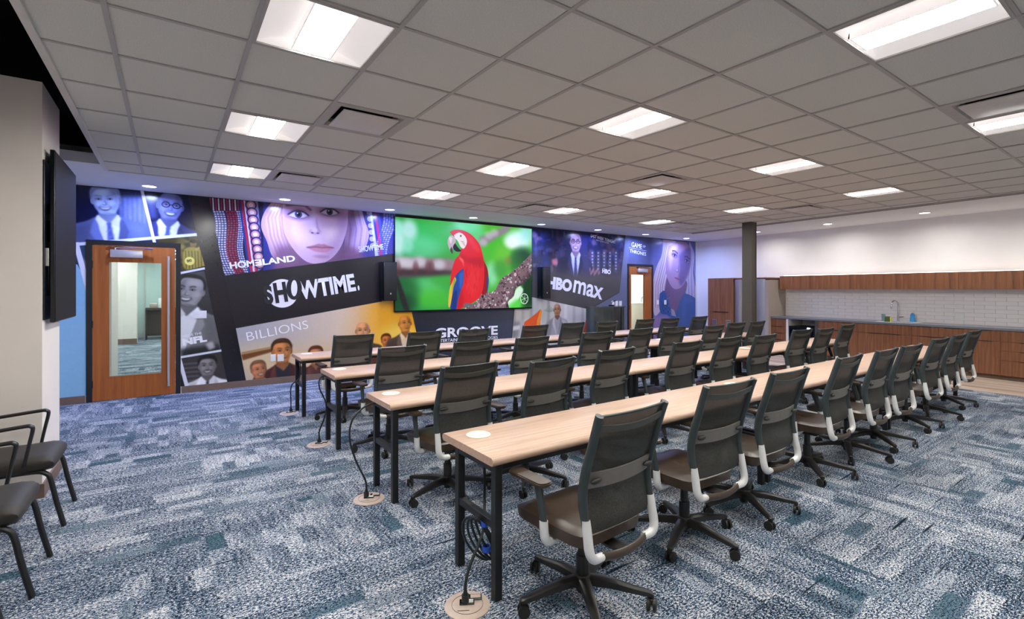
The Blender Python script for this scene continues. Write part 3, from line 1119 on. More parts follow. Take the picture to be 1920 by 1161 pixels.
def portrait(cv, c, unit, rot, skin, hair, suit, shirt, tie, flip=1, smile=1, glasses=False, moustache=False, style='short', turn=0.12, shoulders=True, open_collar=False, lit=1.15):
    """a generic person: unit = half the face height, origin in the middle of the face"""
    F = Frame(cv, c, unit, rot, flip)
    dk, lt = shade(skin, 0.62), shade(skin, lit)
    if shoulders:
        F.curve([(-0.55, -1.1), (-1.3, -1.45), (-2.35, -1.85), (-2.75, -3.2), (-2.9, -5.5), (2.9, -5.5), (2.7, -3.2), (2.3, -1.85), (1.3, -1.45), (0.55, -1.1)], suit, 1, 0.05)
        F.poly([(-2.3, -2.0), (-1.0, -1.5), (-1.6, -4.8), (-2.7, -5)], shade(suit, 0.75), 0.6, 0.25)
        F.poly([(1.0, -1.6), (2.0, -2.0), (2.3, -3.4), (1.4, -3.2)], shade(suit, 1.25), 0.5, 0.3)
        F.poly([(-0.62, -1.05), (0.62, -1.05), (0.75, -1.7), (0.1, -4.6), (-0.1, -4.6), (-0.75, -1.7)], shirt, 1, 0.03)
        F.poly([(-0.62, -1.0), (-0.95, -1.6), (-1.15, -2.3), (-0.05, -4.8), (-0.6, -2.1)], shade(suit, 1.2), 1, 0.03)
        F.poly([(0.62, -1.0), (0.95, -1.6), (1.15, -2.3), (0.05, -4.8), (0.6, -2.1)], shade(suit, 0.85), 1, 0.03)
    F.poly([(-0.5, -0.4), (0.5, -0.4), (0.55, -1.2), (0.05, -1.75), (-0.55, -1.2)], shade(skin, 0.7), 1, 0.06)
    if shoulders and not open_collar:
        F.poly([(-0.58, -1.0), (-0.1, -1.6), (-0.5, -1.95), (-0.75, -1.3)], shade(shirt, 1.05), 1, 0.02)
        F.poly([(0.58, -1.0), (0.1, -1.6), (0.5, -1.95), (0.75, -1.3)], shade(shirt, 0.92), 1, 0.02)
        if tie:
            F.poly([(-0.15, -1.6), (0.15, -1.6), (0.12, -1.85), (0.3, -4.2), (0, -4.7), (-0.3, -4.2), (-0.12, -1.85)], tie, 1, 0.03)
            for k in range(5):
                F.line([(-0.22, -2.3 - k * 0.5), (0.24, -2.0 - k * 0.5)], 0.07, shade(tie, 1.4), 0.7, 0.02)
    if style == 'short':
        F.curve([(-0.82, 0.1), (-0.86, 0.7), (-0.55, 1.18), (0.1, 1.3), (0.62, 1.12), (0.86, 0.6), (0.8, 0.05), (0, 0.4)], hair, 1, 0.05)
    # ears, head
    F.ell(-0.78, 0.02, 0.13, 0.25, shade(skin, 0.8))
    F.ell(0.78, 0.02, 0.13, 0.25, dk)
    F.curve([(0, 1.05), (-0.5, 0.98), (-0.74, 0.55), (-0.76, 0.0), (-0.66, -0.5), (-0.4, -0.9), (0, -1.05), (0.4, -0.9), (0.66, -0.5), (0.76, 0.0), (0.74, 0.55), (0.5, 0.98)], skin, 1, 0.04)
    F.curve([(0.25, 0.9), (0.7, 0.6), (0.76, 0.0), (0.64, -0.5), (0.4, -0.88), (0.28, -0.4), (0.5, 0.1)], dk, 0.55, 0.18)
    F.ell(-0.2, 0.66, 0.42, 0.24, lt, 0.9, 0.7)
    F.curve([(-0.76, 0.4), (-0.6, 0.2), (-0.55, -0.3), (-0.35, -0.8), (-0.62, -0.55), (-0.78, 0)], shade(skin, 0.8), 0.6, 0.08)
    F.ell(0.05, -0.98, 0.4, 0.12, shade(skin, 0.55), 0.5, 0.6)
    F.ell(-0.4, -0.15, 0.24, 0.18, lt, 0.6, 0.7)
    F.ell(0.34, -0.15, 0.2, 0.16, lt, 0.35, 0.7)
    if style == 'short':
        F.curve([(-0.8, 0.35), (-0.72, 0.62), (-0.45, 0.86), (0.1, 0.9), (0.5, 0.82), (0.72, 0.6), (0.8, 0.35), (0.86, 0.75), (0.55, 1.2), (0.0, 1.32), (-0.55, 1.2), (-0.88, 0.75)], hair, 1, 0.04)
        F.curve([(-0.5, 1.0), (0.0, 1.12), (0.3, 1.05), (0.1, 1.25), (-0.35, 1.18)], shade(hair, 1.6), 0.4, 0.1)
    elif style == 'receding':
        F.curve([(-0.8, 0.15), (-0.76, 0.6), (-0.6, 0.95), (-0.2, 1.02), (0.3, 1.02), (0.62, 0.9), (0.8, 0.5), (0.82, 0.1), (0.95, 0.5), (0.75, 1.1), (0.1, 1.3), (-0.6, 1.15), (-0.92, 0.6)], hair, 1, 0.06)
    elif style == 'bald':
        F.ell(-0.1, 0.9, 0.35, 0.14, lt, 0.7, 0.7)
    t = turn
    for sx in (-1, 1):
        x = t + sx * 0.33
        F.ell(x, 0.18, 0.2, 0.11, dk, 0.7, 0.5)
        F.curve([(x - 0.13, 0.155), (x, 0.20), (x + 0.13, 0.155), (x, 0.12)], tuple((v + 225) / 2 for v in skin), 0.8, 0.01)
        F.line([(x - 0.15, 0.16), (x, 0.215), (x + 0.15, 0.15)], 0.035, shade(skin, 0.3), 0.9, 0.01)
        F.ell(x + 0.01, 0.16, 0.05, 0.045, (24, 20, 22), 1, 0.2)
        F.line([(x - 0.2, 0.36 - 0.03 * sx), (x, 0.42), (x + 0.2, 0.36 + 0.03 * sx)], 0.075, shade(hair if style != 'bald' else dk, 0.8), 0.9, 0.02)
    F.poly([(t + 0.02, 0.2), (t + 0.16, -0.2), (t - 0.02, -0.26)], dk, 0.5, 0.06)
    F.ell(t, -0.24, 0.15, 0.085, shade(skin, 0.78), 0.8, 0.4)
    F.ell(t - 0.04, -0.17, 0.06, 0.06, lt, 0.8, 0.6)
    for sx in (-1, 1):
        F.line([(t + sx * 0.18, -0.24), (t + sx * 0.38, -0.5), (t + sx * 0.36, -0.62)], 0.04, dk, 0.7, 0.03)
    if moustache:
        F.curve([(t - 0.3, -0.42), (t, -0.33), (t + 0.3, -0.42), (t, -0.42)], shade(hair, 0.8), 0.9, 0.02)
    if smile:
        F.curve([(t - 0.36, -0.42), (t, -0.46), (t + 0.36, -0.42), (t + 0.22, -0.66), (t, -0.72), (t - 0.22, -0.66)], shade(skin, 0.45), 1, 0.02)
        F.curve([(t - 0.29, -0.455), (t, -0.49), (t + 0.29, -0.455), (t + 0.18, -0.57), (t, -0.6), (t - 0.18, -0.57)], (244, 242, 240), 1, 0.01)
    else:
        F.curve([(t - 0.26, -0.52), (t, -0.47), (t + 0.26, -0.52), (t, -0.61)], shade(skin, 0.6), 1, 0.03)
        F.line([(t - 0.26, -0.53), (t + 0.26, -0.53)], 0.03, shade(skin, 0.4), 0.9, 0.01)
    F.ell(t, -0.86, 0.2, 0.08, shade(skin, 0.85), 0.5, 0.5)
    if glasses:
        for sx in (-1, 1):
            x = t + sx * 0.34
            ring = [(x + 0.25 * math.cos(a), 0.15 + 0.2 * math.sin(a)) for a in np.linspace(0, 2 * math.pi, 15)]
            F.line(ring, 0.055, (20, 18, 20), 1, 0.0)
        F.line([(t - 0.09, 0.18), (t + 0.09, 0.18)], 0.05, (20, 18, 20))
        F.line([(t + 0.58, 0.2), (0.8, 0.14)], 0.05, (20, 18, 20))
    return F


MX0, MX1, MZ0, MZ1 = -1.5, 13.25, 0.0, SOFF
W_ = lambda pts: [Wm(*p_) for p_ in pts]
rng = np.random.default_rng(5)
random.seed(4)
cv = Canvas(MX0, MZ0, MX1, MZ1, 170, (36, 33, 37))
pb = lambda pts, *a, **k: cv.poly(W_(pts), *a, **k)


def pxscale(px, py):
    a, b = Wm(px, py), Wm(px, py + 1)
    return abs(b[1] - a[1])


# panel outlines (photo pixels on the wall plane)
P_SKY = [(95, 480), (156, 500), (171, 566), (171, 760), (95, 760)]
P_MAN1 = [(100, 346), (265.5, 358.5), (287, 446.5), (142, 457), (100, 460)]
P_MAN2 = [(269, 359), (352, 366.5), (368, 438), (291, 446)]
P_STRIP = [(100, 463), (289, 450), (368, 442), (384, 499), (333, 511), (333, 462), (172, 460), (172, 548), (142, 490), (100, 480)]
P_MAN3 = [(333, 516), (383, 508), (414, 656), (337, 669)]
P_MAN4 = [(336, 673), (414, 660), (426, 716), (350, 729)]
P_HOME = [(392, 371), (741, 401), (738, 476), (420.5, 517)]
P_BILL = [(442, 616), (741, 561), (770, 577), (784, 640), (784, 672), (462, 719)]
P_GROOVE = [(774, 575), (963, 570), (957, 655), (787, 672)]
P_CITY = [(965, 572), (998, 557.5), (1104, 580), (1106, 640), (958, 655)]
P_TALK = [(998, 427.5), (1172, 442), (1160.5, 548), (1103, 580), (998, 557)]
P_THR = [(1173, 442), (1310, 455.7), (1310, 640), (1108, 640), (1105, 581), (1161, 549)]

# overall dark ground with soft lighter areas
cv.grad(W_([(740, 380), (1320, 380), (1320, 700), (740, 700)]), (48, 48, 52), (64, 64, 70), Wm(740, 600), Wm(1200, 600))
pb([(330, 400), (392, 372), (420, 517), (442, 616), (462, 719), (426, 716), (368, 440)], (30, 27, 32))
pb([(340, 380), (392, 376), (398, 440), (360, 440)], (58, 44, 40), 0.8, 0.12)

# pale blue area at far left
cv.set_clip(W_(P_SKY))
pb(P_SKY, (140, 190, 226))
cv.set_clip(None)

# man in suit, blue duotone
cv.set_clip(W_(P_MAN1))
pb(P_MAN1, (16, 22, 60))
pb([(222, 365), (280, 362), (290, 450), (230, 450)], (110, 122, 190), 0.7, 0.06)
for k in range(7):
    x = 224 + k * 9
    pb([(x, 372), (x + 3, 372), (x + 4, 430), (x + 1, 430)], (190, 200, 235), 0.5, 0.02)
portrait(cv, Wm(199, 378), 25 * pxscale(199, 378), 0.1, (168, 184, 232), (132, 144, 190), (92, 104, 156), (222, 228, 250), (84, 96, 156), smile=1, style='short', turn=-0.1, lit=1.25)
cv.set_clip(W_(P_MAN2))
pb(P_MAN2, (14, 16, 40))
pb([(270, 370), (290, 372), (296, 410), (280, 412)], (80, 90, 150), 0.6, 0.04)
portrait(cv, Wm(319, 389), 24 * pxscale(319, 389), -0.08, (104, 110, 160), (22, 22, 44), (44, 48, 92), (206, 212, 240), (70, 80, 140), smile=1, glasses=True, style='bald', turn=0.05)
# pictures above and right of the door
cv.set_clip(W_(P_STRIP))
pb(P_STRIP, (30, 44, 72))
pb([(142, 462), (175, 458), (172, 550), (142, 495)], (48, 66, 92), 1, 0.03)
pb([(150, 480), (172, 500), (172, 545), (160, 520)], (140, 150, 165), 0.8, 0.02)
pb([(296, 447), (368, 440), (385, 500), (333, 513), (333, 462), (296, 456)], (62, 54, 26), 1)
for k in range(22):
    px_, py_ = 335 + random.random() * 46, 448 + random.random() * 52
    cv.ell(*Wm(px_, py_), 0.03 + 0.05 * random.random(), 0.02 + 0.05 * random.random(), random.choice([(150, 132, 50), (90, 80, 40), (34, 30, 18), (190, 170, 80)]), 0.6, 0.5)
F = Frame(cv, Wm(361, 476), 0.2)
F.curve([(-0.5, -1.2), (-0.6, 0.1), (-0.2, 0.5), (0.4, 0.4), (0.9, -0.2), (0.8, -1.2)], (168, 150, 62), 0.9, 0.05)
F.ell(0.05, 0.75, 0.22, 0.27, (120, 96, 50))
F.ell(0.05, 0.95, 0.24, 0.14, (40, 34, 20))
F.line([(0.2, 0.3), (0.8, 0.7), (0.95, 0.4)], 0.15, (190, 170, 90), 0.9, 0.03)
for k in range(6):
    F.line([(-0.4 + k * 0.2, -1.2), (-0.45 + k * 0.2, 0.2)], 0.05, (60, 52, 22), 0.7)
cv.ell(*Wm(355.5, 490), 0.065, 0.065, (236, 220, 110), 1, 0.05)
# laughing man, grey
cv.set_clip(W_(P_MAN3))
cv.grad(W_(P_MAN3), (70, 70, 72), (34, 34, 36), Wm(340, 520), Wm(400, 640))
portrait(cv, Wm(357, 548), 26 * pxscale(357, 548), -0.12, (150, 146, 144), (34, 32, 32), (120, 118, 118), (226, 224, 222), None, flip=-1, smile=1, style='receding', turn=0.22, open_collar=False)
pb([(336, 655), (410, 645), (416, 660), (338, 672)], (30, 30, 32), 0.9, 0.04)
pb([(385, 645), (398, 640), (404, 652), (392, 657)], (200, 198, 196), 0.8, 0.02)
# lower man, grey
cv.set_clip(W_(P_MAN4))
pb(P_MAN4, (58, 52, 52))
for k in range(5):
    pb([(338, 682 + k * 8), (372, 679 + k * 8), (374, 682 + k * 8), (340, 685 + k * 8)], (96, 90, 90), 0.9, 0.01)
portrait(cv, Wm(389, 688), 17 * pxscale(389, 688), 0.0, (134, 126, 124), (26, 24, 24), (230, 228, 230), (236, 234, 236), (60, 58, 62), smile=1, moustache=True, style='short', turn=0.0)
cv.set_clip(None)
pb([(331, 650), (334, 650), (350, 712), (338, 700), (331, 690)], (176, 40, 110))
for a, b, w in (((95, 462.5), (369, 440.3), 0.045), ((266, 357), (291, 461), 0.04), ((333, 513.5), (384, 503.5), 0.035), ((334, 671), (415, 657.5), 0.035),
                ((142, 455), (172, 566), 0.06), ((330, 650), (352, 731), 0.05)):
    cv.line([Wm(*a), Wm(*b)], w, (226, 228, 240))

# mosaic + large portrait panel
cv.set_clip(W_(P_HOME))
pb(P_HOME, (44, 50, 120))
hx = lambda X, Y: (380 + X / 2.903, 330 + Y / 2.903)     # zoomed crop -> photo pixels
H = lambda pts: W_([hx(*p_) for p_ in pts])


def mosaic(x_at, w, rows, y0, y1, cols, n):
    for r_ in range(rows):
        y = y0 + (y1 - y0) * r_ / rows
        h = (y1 - y0) / rows * 0.72
        for k in range(n):
            xa, xb = x_at(y) + w * k / n, x_at(y) + w * (k + 0.78) / n
            xc = x_at(y + h) - x_at(y)
            cv.poly(H([(xa, y), (xb, y), (xb + xc, y + h), (xa + xc, y + h)]), cols[(k + r_) % len(cols)] if isinstance(cols, list) else cols)


pb([hx(*p_) for p_ in [(30, 100), (330, 100), (330, 560), (100, 560)]], (30, 30, 58))
sway = lambda y: 30 * math.sin((y - 130) / 62)
for k in range(11):
    x = 36 + k * 15
    cv.poly(H([(x, 120), (x + 8, 120), (x + 12, 190), (x + 4, 190)]), (226, 200, 206) if k % 2 else (176, 50, 62))
mosaic(lambda y: 40 + (y - 190) * 0.22 + sway(y) * 0.6, 62, 28, 192, 548, [(206, 202, 226), (180, 180, 214)], 4)
mosaic(lambda y: 104 + (y - 190) * 0.2 + sway(y) * 0.7, 60, 28, 192, 540, [(186, 62, 80), (166, 46, 66)], 4)
mosaic(lambda y: 166 + (y - 190) * 0.18 + sway(y) * 0.6, 34, 28, 192, 530, [(206, 202, 226), (180, 180, 214)], 3)
for x, c_ in ((194, (40, 60, 130)), (206, (196, 40, 70)), (220, (226, 196, 206)), (232, (200, 50, 70))):
    cv.poly(H([(x, 130), (x + 10, 130), (x + 66, 530), (x + 54, 530)]), c_)
cv.poly(H([(250, 140), (300, 140), (330, 500), (300, 520)]), (206, 190, 216), 0.55)
for k in range(9):
    cx_, cy_ = hx(262 + k * 6, 160 + k * 40)
    cc = Wm(cx_, cy_)
    for (rr, c_) in ((0.085, (36, 42, 96)), (0.062, (224, 150, 140)), (0.035, (240, 220, 226))):
        cv.ell(*cc, rr, rr, c_, 0.9, 0.06)
cv.poly(H([(860, 130), (1060, 150), (1060, 440), (860, 460)]), (50, 50, 120))
mosaic(lambda y: 960 + sway(y) * 0.8, 70, 22, 205, 440, [(150, 150, 224), (120, 124, 206)], 5)
for x, c_ in ((905, (190, 190, 230)), (930, (170, 40, 80)), (945, (60, 70, 170))):
    cv.poly(H([(x, 170), (x + 12, 170), (x + 50, 440), (x + 34, 440)]), c_, 0.8)
for k in range(6):
    cv.ell(*Wm(*hx(905 + k * 4, 200 + k * 36)), 0.05, 0.05, (200, 190, 236), 0.7, 0.1)
# long blonde hair, face, features (generic woman)
skin = (206, 168, 190)
lk = lambda pts, col, a=1.0, s=0.0: cv.poly([(v.x, v.y) for v in spline([Vector((*Wm(*hx(*p_)), 0)) for p_ in pts + pts[:1]], 5)], col, a, s)
lk([(430, 90), (370, 150), (330, 210), (318, 280), (350, 360), (380, 440), (450, 490), (520, 470), (500, 380), (450, 300), (460, 180)], (190, 150, 158))
lk([(740, 120), (850, 170), (880, 240), (905, 320), (880, 400), (830, 430), (770, 430), (780, 300), (790, 200)], (172, 140, 176))
for k in range(16):
    x = 345 + k * 10
    cv.line([Wm(*hx(x + 60 - k * 3, 120)), Wm(*hx(x, 230)), Wm(*hx(x + 15, 330)), Wm(*hx(x + 60, 450))], 0.02, [(222, 184, 186), (150, 108, 112), (228, 196, 196), (164, 122, 138)][k % 4], 0.6, 0.012)
for k in range(10):
    x = 790 + k * 10
    cv.line([Wm(*hx(x - 20, 170)), Wm(*hx(x + 6, 290)), Wm(*hx(x - 10, 420))], 0.02, [(226, 200, 226), (150, 120, 176), (236, 214, 236)][k % 3], 0.55, 0.012)
lk([(400, 380), (420, 560), (860, 500), (800, 380)], (120, 80, 110), 0.95, 0.08)
lk([(440, 110), (470, 110), (462, 220), (470, 330), (520, 430), (470, 380), (440, 280)], (96, 60, 70), 0.8, 0.06)
lk([(770, 110), (830, 160), (830, 260), (800, 380), (740, 440), (780, 300)], (96, 64, 90), 0.7, 0.08)
lk([(440, 100), (434, 200), (440, 290), (462, 350), (510, 420), (570, 470), (640, 478), (700, 450), (750, 390), (782, 300), (790, 200), (770, 100)], skin)
lk([(690, 120), (780, 120), (790, 230), (770, 330), (720, 420), (650, 470), (690, 380), (740, 280), (730, 200)], (150, 112, 160), 0.6, 0.1)
lk([(436, 180), (470, 200), (480, 300), (520, 400), (480, 370), (445, 300)], (170, 124, 140), 0.6, 0.06)
lk([(560, 230), (600, 200), (620, 280), (590, 300)], (226, 196, 214), 0.5, 0.06)
cv.ell(*Wm(*hx(545, 330)), 0.22, 0.16, (232, 196, 206), 0.6, 0.8)
cv.ell(*Wm(*hx(600, 140)), 0.4, 0.12, (216, 184, 214), 0.6, 0.8)
for ex, ey, rr in ((520, 214, 1), (690, 200, 0.95)):
    c0 = Wm(*hx(ex, ey))
    Fe = Frame(cv, c0, 0.16 * rr, 0.0)
    Fe.ell(0, 0.1, 1.25, 0.62, (130, 92, 124), 0.75, 0.5)
    Fe.curve([(-1, -0.1), (-0.5, 0.3), (0, 0.42), (0.6, 0.3), (1.0, -0.02), (0.5, -0.28), (-0.3, -0.32)], (206, 192, 206), 1, 0.03)
    Fe.ell(0.02, 0.06, 0.37, 0.37, (70, 70, 96), 1, 0.08)
    Fe.ell(0.02, 0.06, 0.17, 0.17, (14, 12, 18))
    Fe.ell(-0.08, 0.18, 0.07, 0.07, (245, 245, 250))
    Fe.line([(-1.05, -0.05), (-0.5, 0.36), (0, 0.48), (0.6, 0.36), (1.1, 0.0)], 0.14, (34, 22, 34), 0.95, 0.03)
    Fe.line([(-0.9, -0.18), (-0.3, -0.38), (0.5, -0.32), (0.98, -0.05)], 0.06, (80, 50, 70), 0.8, 0.03)
    sg = -1 if ex < 600 else 1
    Fe.line([(-1.3 * 1, 0.75 + 0.25 * (sg < 0) - 0.1), (-0.3, 1.12), (0.7, 1.08), (1.35, 0.72 - 0.1 * (sg < 0))], 0.26, (112, 78, 92), 0.75, 0.08)
Fn = Frame(cv, Wm(*hx(612, 300)), 0.16)
Fn.curve([(0.1, 1.6), (0.35, 0.4), (0.55, 0.0), (0.3, -0.25), (0.15, 0.3)], (150, 108, 140), 0.5, 0.12)
Fn.ell(0, -0.1, 0.62, 0.32, (184, 142, 166), 0.9, 0.4)
Fn.ell(-0.06, 0.08, 0.3, 0.26, (236, 204, 214), 0.8, 0.6)
for sx in (-0.3, 0.28):
    Fn.ell(sx, -0.24, 0.14, 0.07, (96, 58, 78), 0.95, 0.4)
Fm = Frame(cv, Wm(*hx(642, 388)), 0.19)
Fm.curve([(-1.25, -0.1), (-0.6, 0.14), (-0.15, 0.3), (0.05, 0.24), (0.25, 0.3), (0.7, 0.16), (1.2, -0.02), (0.5, -0.02), (-0.5, -0.04)], (176, 104, 130), 1, 0.03)
Fm.curve([(-1.15, -0.1), (-0.4, -0.04), (0.5, -0.03), (1.1, -0.04), (0.6, -0.42), (0.05, -0.5), (-0.6, -0.4)], (192, 122, 146), 1, 0.04)
Fm.line([(-1.25, -0.1), (-0.4, -0.02), (0.1, -0.06), (0.5, -0.01), (1.2, -0.02)], 0.08, (90, 44, 66), 0.95, 0.02)
cv.ell(*Wm(*hx(645, 440)), 0.12, 0.03, (160, 116, 140), 0.6, 0.6)
cv.set_clip(None)

# white disc of the large logo
cdisc = Wm(529.5, 550.5)
cv.ell(*cdisc, 0.243, 0.243, (248, 240, 248), 1, 0.01)

# sunset panel with people
cv.set_clip(W_(P_BILL))
cv.grad(W_(P_BILL), (176, 172, 178), (236, 150, 40), Wm(470, 610), Wm(768, 640), cm=(226, 200, 176))
pb([(690, 560), (790, 560), (790, 680), (700, 680)], (250, 176, 40), 0.9, 0.25)
cv.ell(*Wm(745, 632), 0.35, 0.25, (255, 214, 96), 0.9, 0.7)
pb([(440, 668), (560, 650), (700, 640), (700, 680), (460, 722)], (226, 186, 130), 0.55, 0.15)
cv.ell(*Wm(480, 670), 0.5, 0.25, (236, 206, 150), 0.5, 0.8)
pb([(452, 665), (516, 652), (520, 657), (455, 676)], (120, 74, 40), 1, 0.01)
pb([(452, 661), (516, 649), (517, 651), (453, 664)], (170, 120, 70), 1, 0.01)
pb([(536, 648), (547, 646), (548, 650), (538, 653)], (40, 34, 34), 1, 0.02)
sk = (206, 132, 78)
portrait(cv, Wm(528.5, 661), 20 * pxscale(528, 661), 0.05, sk, (70, 44, 28), (84, 44, 36), (46, 42, 46), None, smile=0, style='short', turn=0.15, open_collar=True)
portrait(cv, Wm(485, 695), 15 * pxscale(485, 695), 0.1, (196, 124, 82), (120, 84, 60), (58, 52, 54), (180, 140, 110), None, smile=1, style='short', turn=0.2)
portrait(cv, Wm(592, 668), 15 * pxscale(592, 668), 0, (200, 130, 84), (90, 50, 30), (96, 52, 38), (90, 50, 40), None, smile=0, style='short', turn=-0.1)
portrait(cv, Wm(680, 622), 16 * pxscale(680, 622), 0, (216, 150, 100), (170, 110, 70), (80, 62, 56), (200, 180, 160), None, smile=0, style='bald', turn=0.0)
portrait(cv, Wm(724, 640), 11 * pxscale(724, 640), 0.05, (206, 116, 56), (96, 50, 24), (110, 60, 36), (170, 110, 70), None, smile=1, style='short')
portrait(cv, Wm(759, 608), 15 * pxscale(759, 608), 0.05, (220, 140, 62), (200, 130, 60), (96, 78, 66), (226, 196, 160), None, smile=0, style='bald', turn=0.25)
cv.set_clip(None)

# dark slogan panel under the screen
cv.grad(W_(P_GROOVE), (44, 46, 58), (70, 74, 88), Wm(780, 650), Wm(950, 600))

# man in a city studio
cv.set_clip(W_(P_CITY))
pb(P_CITY, (206, 200, 198))
for k in range(9):
    x = 962 + k * 16
    pb([(x, 555), (x + 5, 555), (x + 4, 640), (x - 1, 640)], random.choice([(176, 170, 170), (228, 224, 222), (150, 148, 150)]), 0.8, 0.03)
cv.ell(*Wm(1012, 588), 0.25, 0.2, (170, 178, 168), 0.6, 0.7)
for k in range(7):
    cv.line([Wm(1029, 585), Wm(1020 + k * 3.4, 573 + abs(k - 3) * 3)], 0.03, (132, 150, 134), 0.7, 0.01)
pb([(958, 604), (976, 602), (972, 634), (956, 634)], (120, 112, 112), 0.7, 0.05)
pb([(962, 612), (975, 610), (974, 618), (961, 620)], (220, 216, 214), 0.9, 0.02)
pb([(1005, 588), (1013, 580), (1013, 640), (976, 640), (983, 604)], (232, 92, 44))
pb([(1013, 580), (1016, 583), (1012, 610), (1008, 640), (1002, 640), (1007, 600)], (246, 150, 60))
pb([(1098, 600), (1106, 604), (1106, 640), (1090, 640)], (226, 84, 50))
portrait(cv, Wm(1044.5, 582), 10.5 * pxscale(1044, 582), 0, (176, 128, 104), (130, 90, 70), (170, 164, 172), (170, 164, 172), None, smile=0, style='bald', turn=-0.05, open_collar=True)
cv.set_clip(None)

# studio desk host panel fading to grey
cv.set_clip(W_(P_TALK))
cv.grad(W_(P_TALK), (26, 30, 78), (78, 74, 72), Wm(1085, 440), Wm(1075, 545))
for k in range(160):
    px_, py_ = 1000 + random.random() * 168, 436 + random.random() * 70
    if 1062 < px_ < 1096:
        continue
    cv.ell(*Wm(px_, py_), 0.02 + random.random() * 0.07, 0.02 + random.random() * 0.1, random.choice([(60, 70, 140), (110, 60, 70), (20, 20, 44), (150, 120, 150), (40, 60, 130), (90, 90, 120)]), 0.4, 0.5)
for k in range(5):
    x = 1108 + k * 11
    pb([(x, 470), (x + 6, 470), (x + 5, 512), (x, 512)], (90, 100, 130), 0.5, 0.03)
    for j in range(6):
        pb([(x + 1, 473 + j * 6), (x + 4, 473 + j * 6), (x + 4, 476 + j * 6), (x + 1, 476 + j * 6)], (190, 190, 210), 0.6)
pb([(1034, 488), (1044, 484), (1047, 497), (1036, 497)], (220, 130, 140), 0.9, 0.03)
portrait(cv, Wm(1079, 456), 17 * pxscale(1079, 456), 0, (176, 142, 168), (60, 50, 64), (46, 48, 78), (190, 190, 222), (60, 62, 104), smile=1, glasses=True, style='receding', turn=0.0)
cv.grad(W_([(998, 488), (1172, 492), (1160.5, 552), (1103, 582), (998, 558)]), (80, 77, 76), (74, 72, 72), Wm(1080, 515), Wm(1080, 540), alpha=0.0)
rr_ = cv._mask(W_([(990, 508), (1180, 518), (1180, 590), (990, 570)]), 0.16)
cv._put(*rr_, (82, 79, 78), 1.0)
for k in range(12):
    cv.ell(*Wm(1106 + k * 1.6, 506 + (k * 7) % 9), 0.025, 0.05, (200, 130, 140), 0.5, 0.5)
cv.set_clip(None)

# blue-grey panel with blonde woman (generic)
cv.set_clip(W_(P_THR))
cv.grad(W_(P_THR), (74, 82, 128), (104, 104, 118), Wm(1200, 450), Wm(1130, 600))
pb([(1172, 442), (1161, 549), (1104, 581), (1106, 640), (1175, 640), (1176, 500), (1183, 445)], (112, 116, 142), 0.6, 0.05)
tx = lambda X, Y: (980 + X / 3.84, 400 + Y / 3.84)
tk = lambda pts, col, a=1.0, s=0.0: cv.poly([(v.x, v.y) for v in spline([Vector((*Wm(*tx(*p_)), 0)) for p_ in pts + pts[:1]], 5)], col, a, s)
tk([(935, 180), (1290, 180), (1290, 880), (935, 880)], (104, 110, 176), 0.9, 0.1)
tk([(1010, 190), (1000, 300), (965, 380), (940, 480), (935, 620), (950, 740), (1000, 680), (1020, 560), (1045, 420), (1070, 300), (1110, 210)], (192, 176, 196))
tk([(1200, 200), (1235, 300), (1225, 420), (1240, 520), (1262, 640), (1200, 640), (1170, 540), (1190, 380)], (176, 166, 200))
for k in range(14):
    x = 950 + k * 8
    cv.line([Wm(*tx(1030 + k * 4, 210)), Wm(*tx(x + 40, 360)), Wm(*tx(x, 520)), Wm(*tx(x - 4 + k, 680))], 0.022, [(226, 212, 220), (130, 108, 134), (210, 196, 212), (110, 96, 136)][k % 4], 0.7, 0.012)
for k in range(7):
    x = 1180 + k * 11
    cv.line([Wm(*tx(1205 + k * 3, 330)), Wm(*tx(x, 470)), Wm(*tx(x + 6, 620))], 0.022, [(216, 206, 226), (116, 106, 160)][k % 2], 0.7, 0.015)
tk([(1035, 470), (1020, 620), (1075, 760), (1130, 640), (1175, 560), (1170, 480)], (112, 88, 124))
tk([(1050, 240), (1034, 330), (1030, 420), (1045, 480), (1072, 530), (1105, 548), (1150, 525), (1185, 460), (1206, 380), (1210, 290), (1190, 225), (1120, 205)], (160, 130, 164))
tk([(1120, 300), (1200, 250), (1208, 360), (1180, 460), (1140, 525), (1120, 470), (1130, 400)], (88, 74, 132), 0.75, 0.07)
tk([(1045, 290), (1075, 230), (1120, 230), (1080, 330), (1060, 420)], (206, 178, 194), 0.7, 0.07)
for ex, ey, b_ in ((1092, 305, 0.2), (1180, 345, -0.25)):
    Fe = Frame(cv, Wm(*tx(ex, ey)), 0.11, -0.25)
    Fe.ell(0, 0.1, 1.3, 0.7, (92, 76, 124), 0.8, 0.5)
    Fe.curve([(-1, -0.05), (0, 0.26), (1, 0.0), (0.2, -0.22)], (158, 146, 180), 1, 0.05)
    Fe.ell(0.05, 0.04, 0.33, 0.33, (40, 40, 66))
    Fe.line([(-1.05, 0), (0, 0.42), (1.05, 0.05)], 0.15, (30, 24, 44), 0.9, 0.04)
    Fe.line([(-1.3, 0.9), (-0.2, 1.25), (1.3, 0.9)], 0.34, (60, 46, 76), 0.9, 0.1)
Fn = Frame(cv, Wm(*tx(1112, 415)), 0.12, -0.22)
Fn.curve([(0.35, 1.9), (0.5, 0.3), (0.5, -0.2), (-0.1, -0.3), (0.1, 0.5)], (116, 92, 148), 0.6, 0.15)
Fn.ell(0.05, -0.12, 0.6, 0.3, (140, 108, 150), 0.8, 0.4)
Fn.ell(-0.1, 0.12, 0.25, 0.25, (216, 186, 206), 0.7, 0.6)
Fm = Frame(cv, Wm(*tx(1112, 472)), 0.13, -0.28)
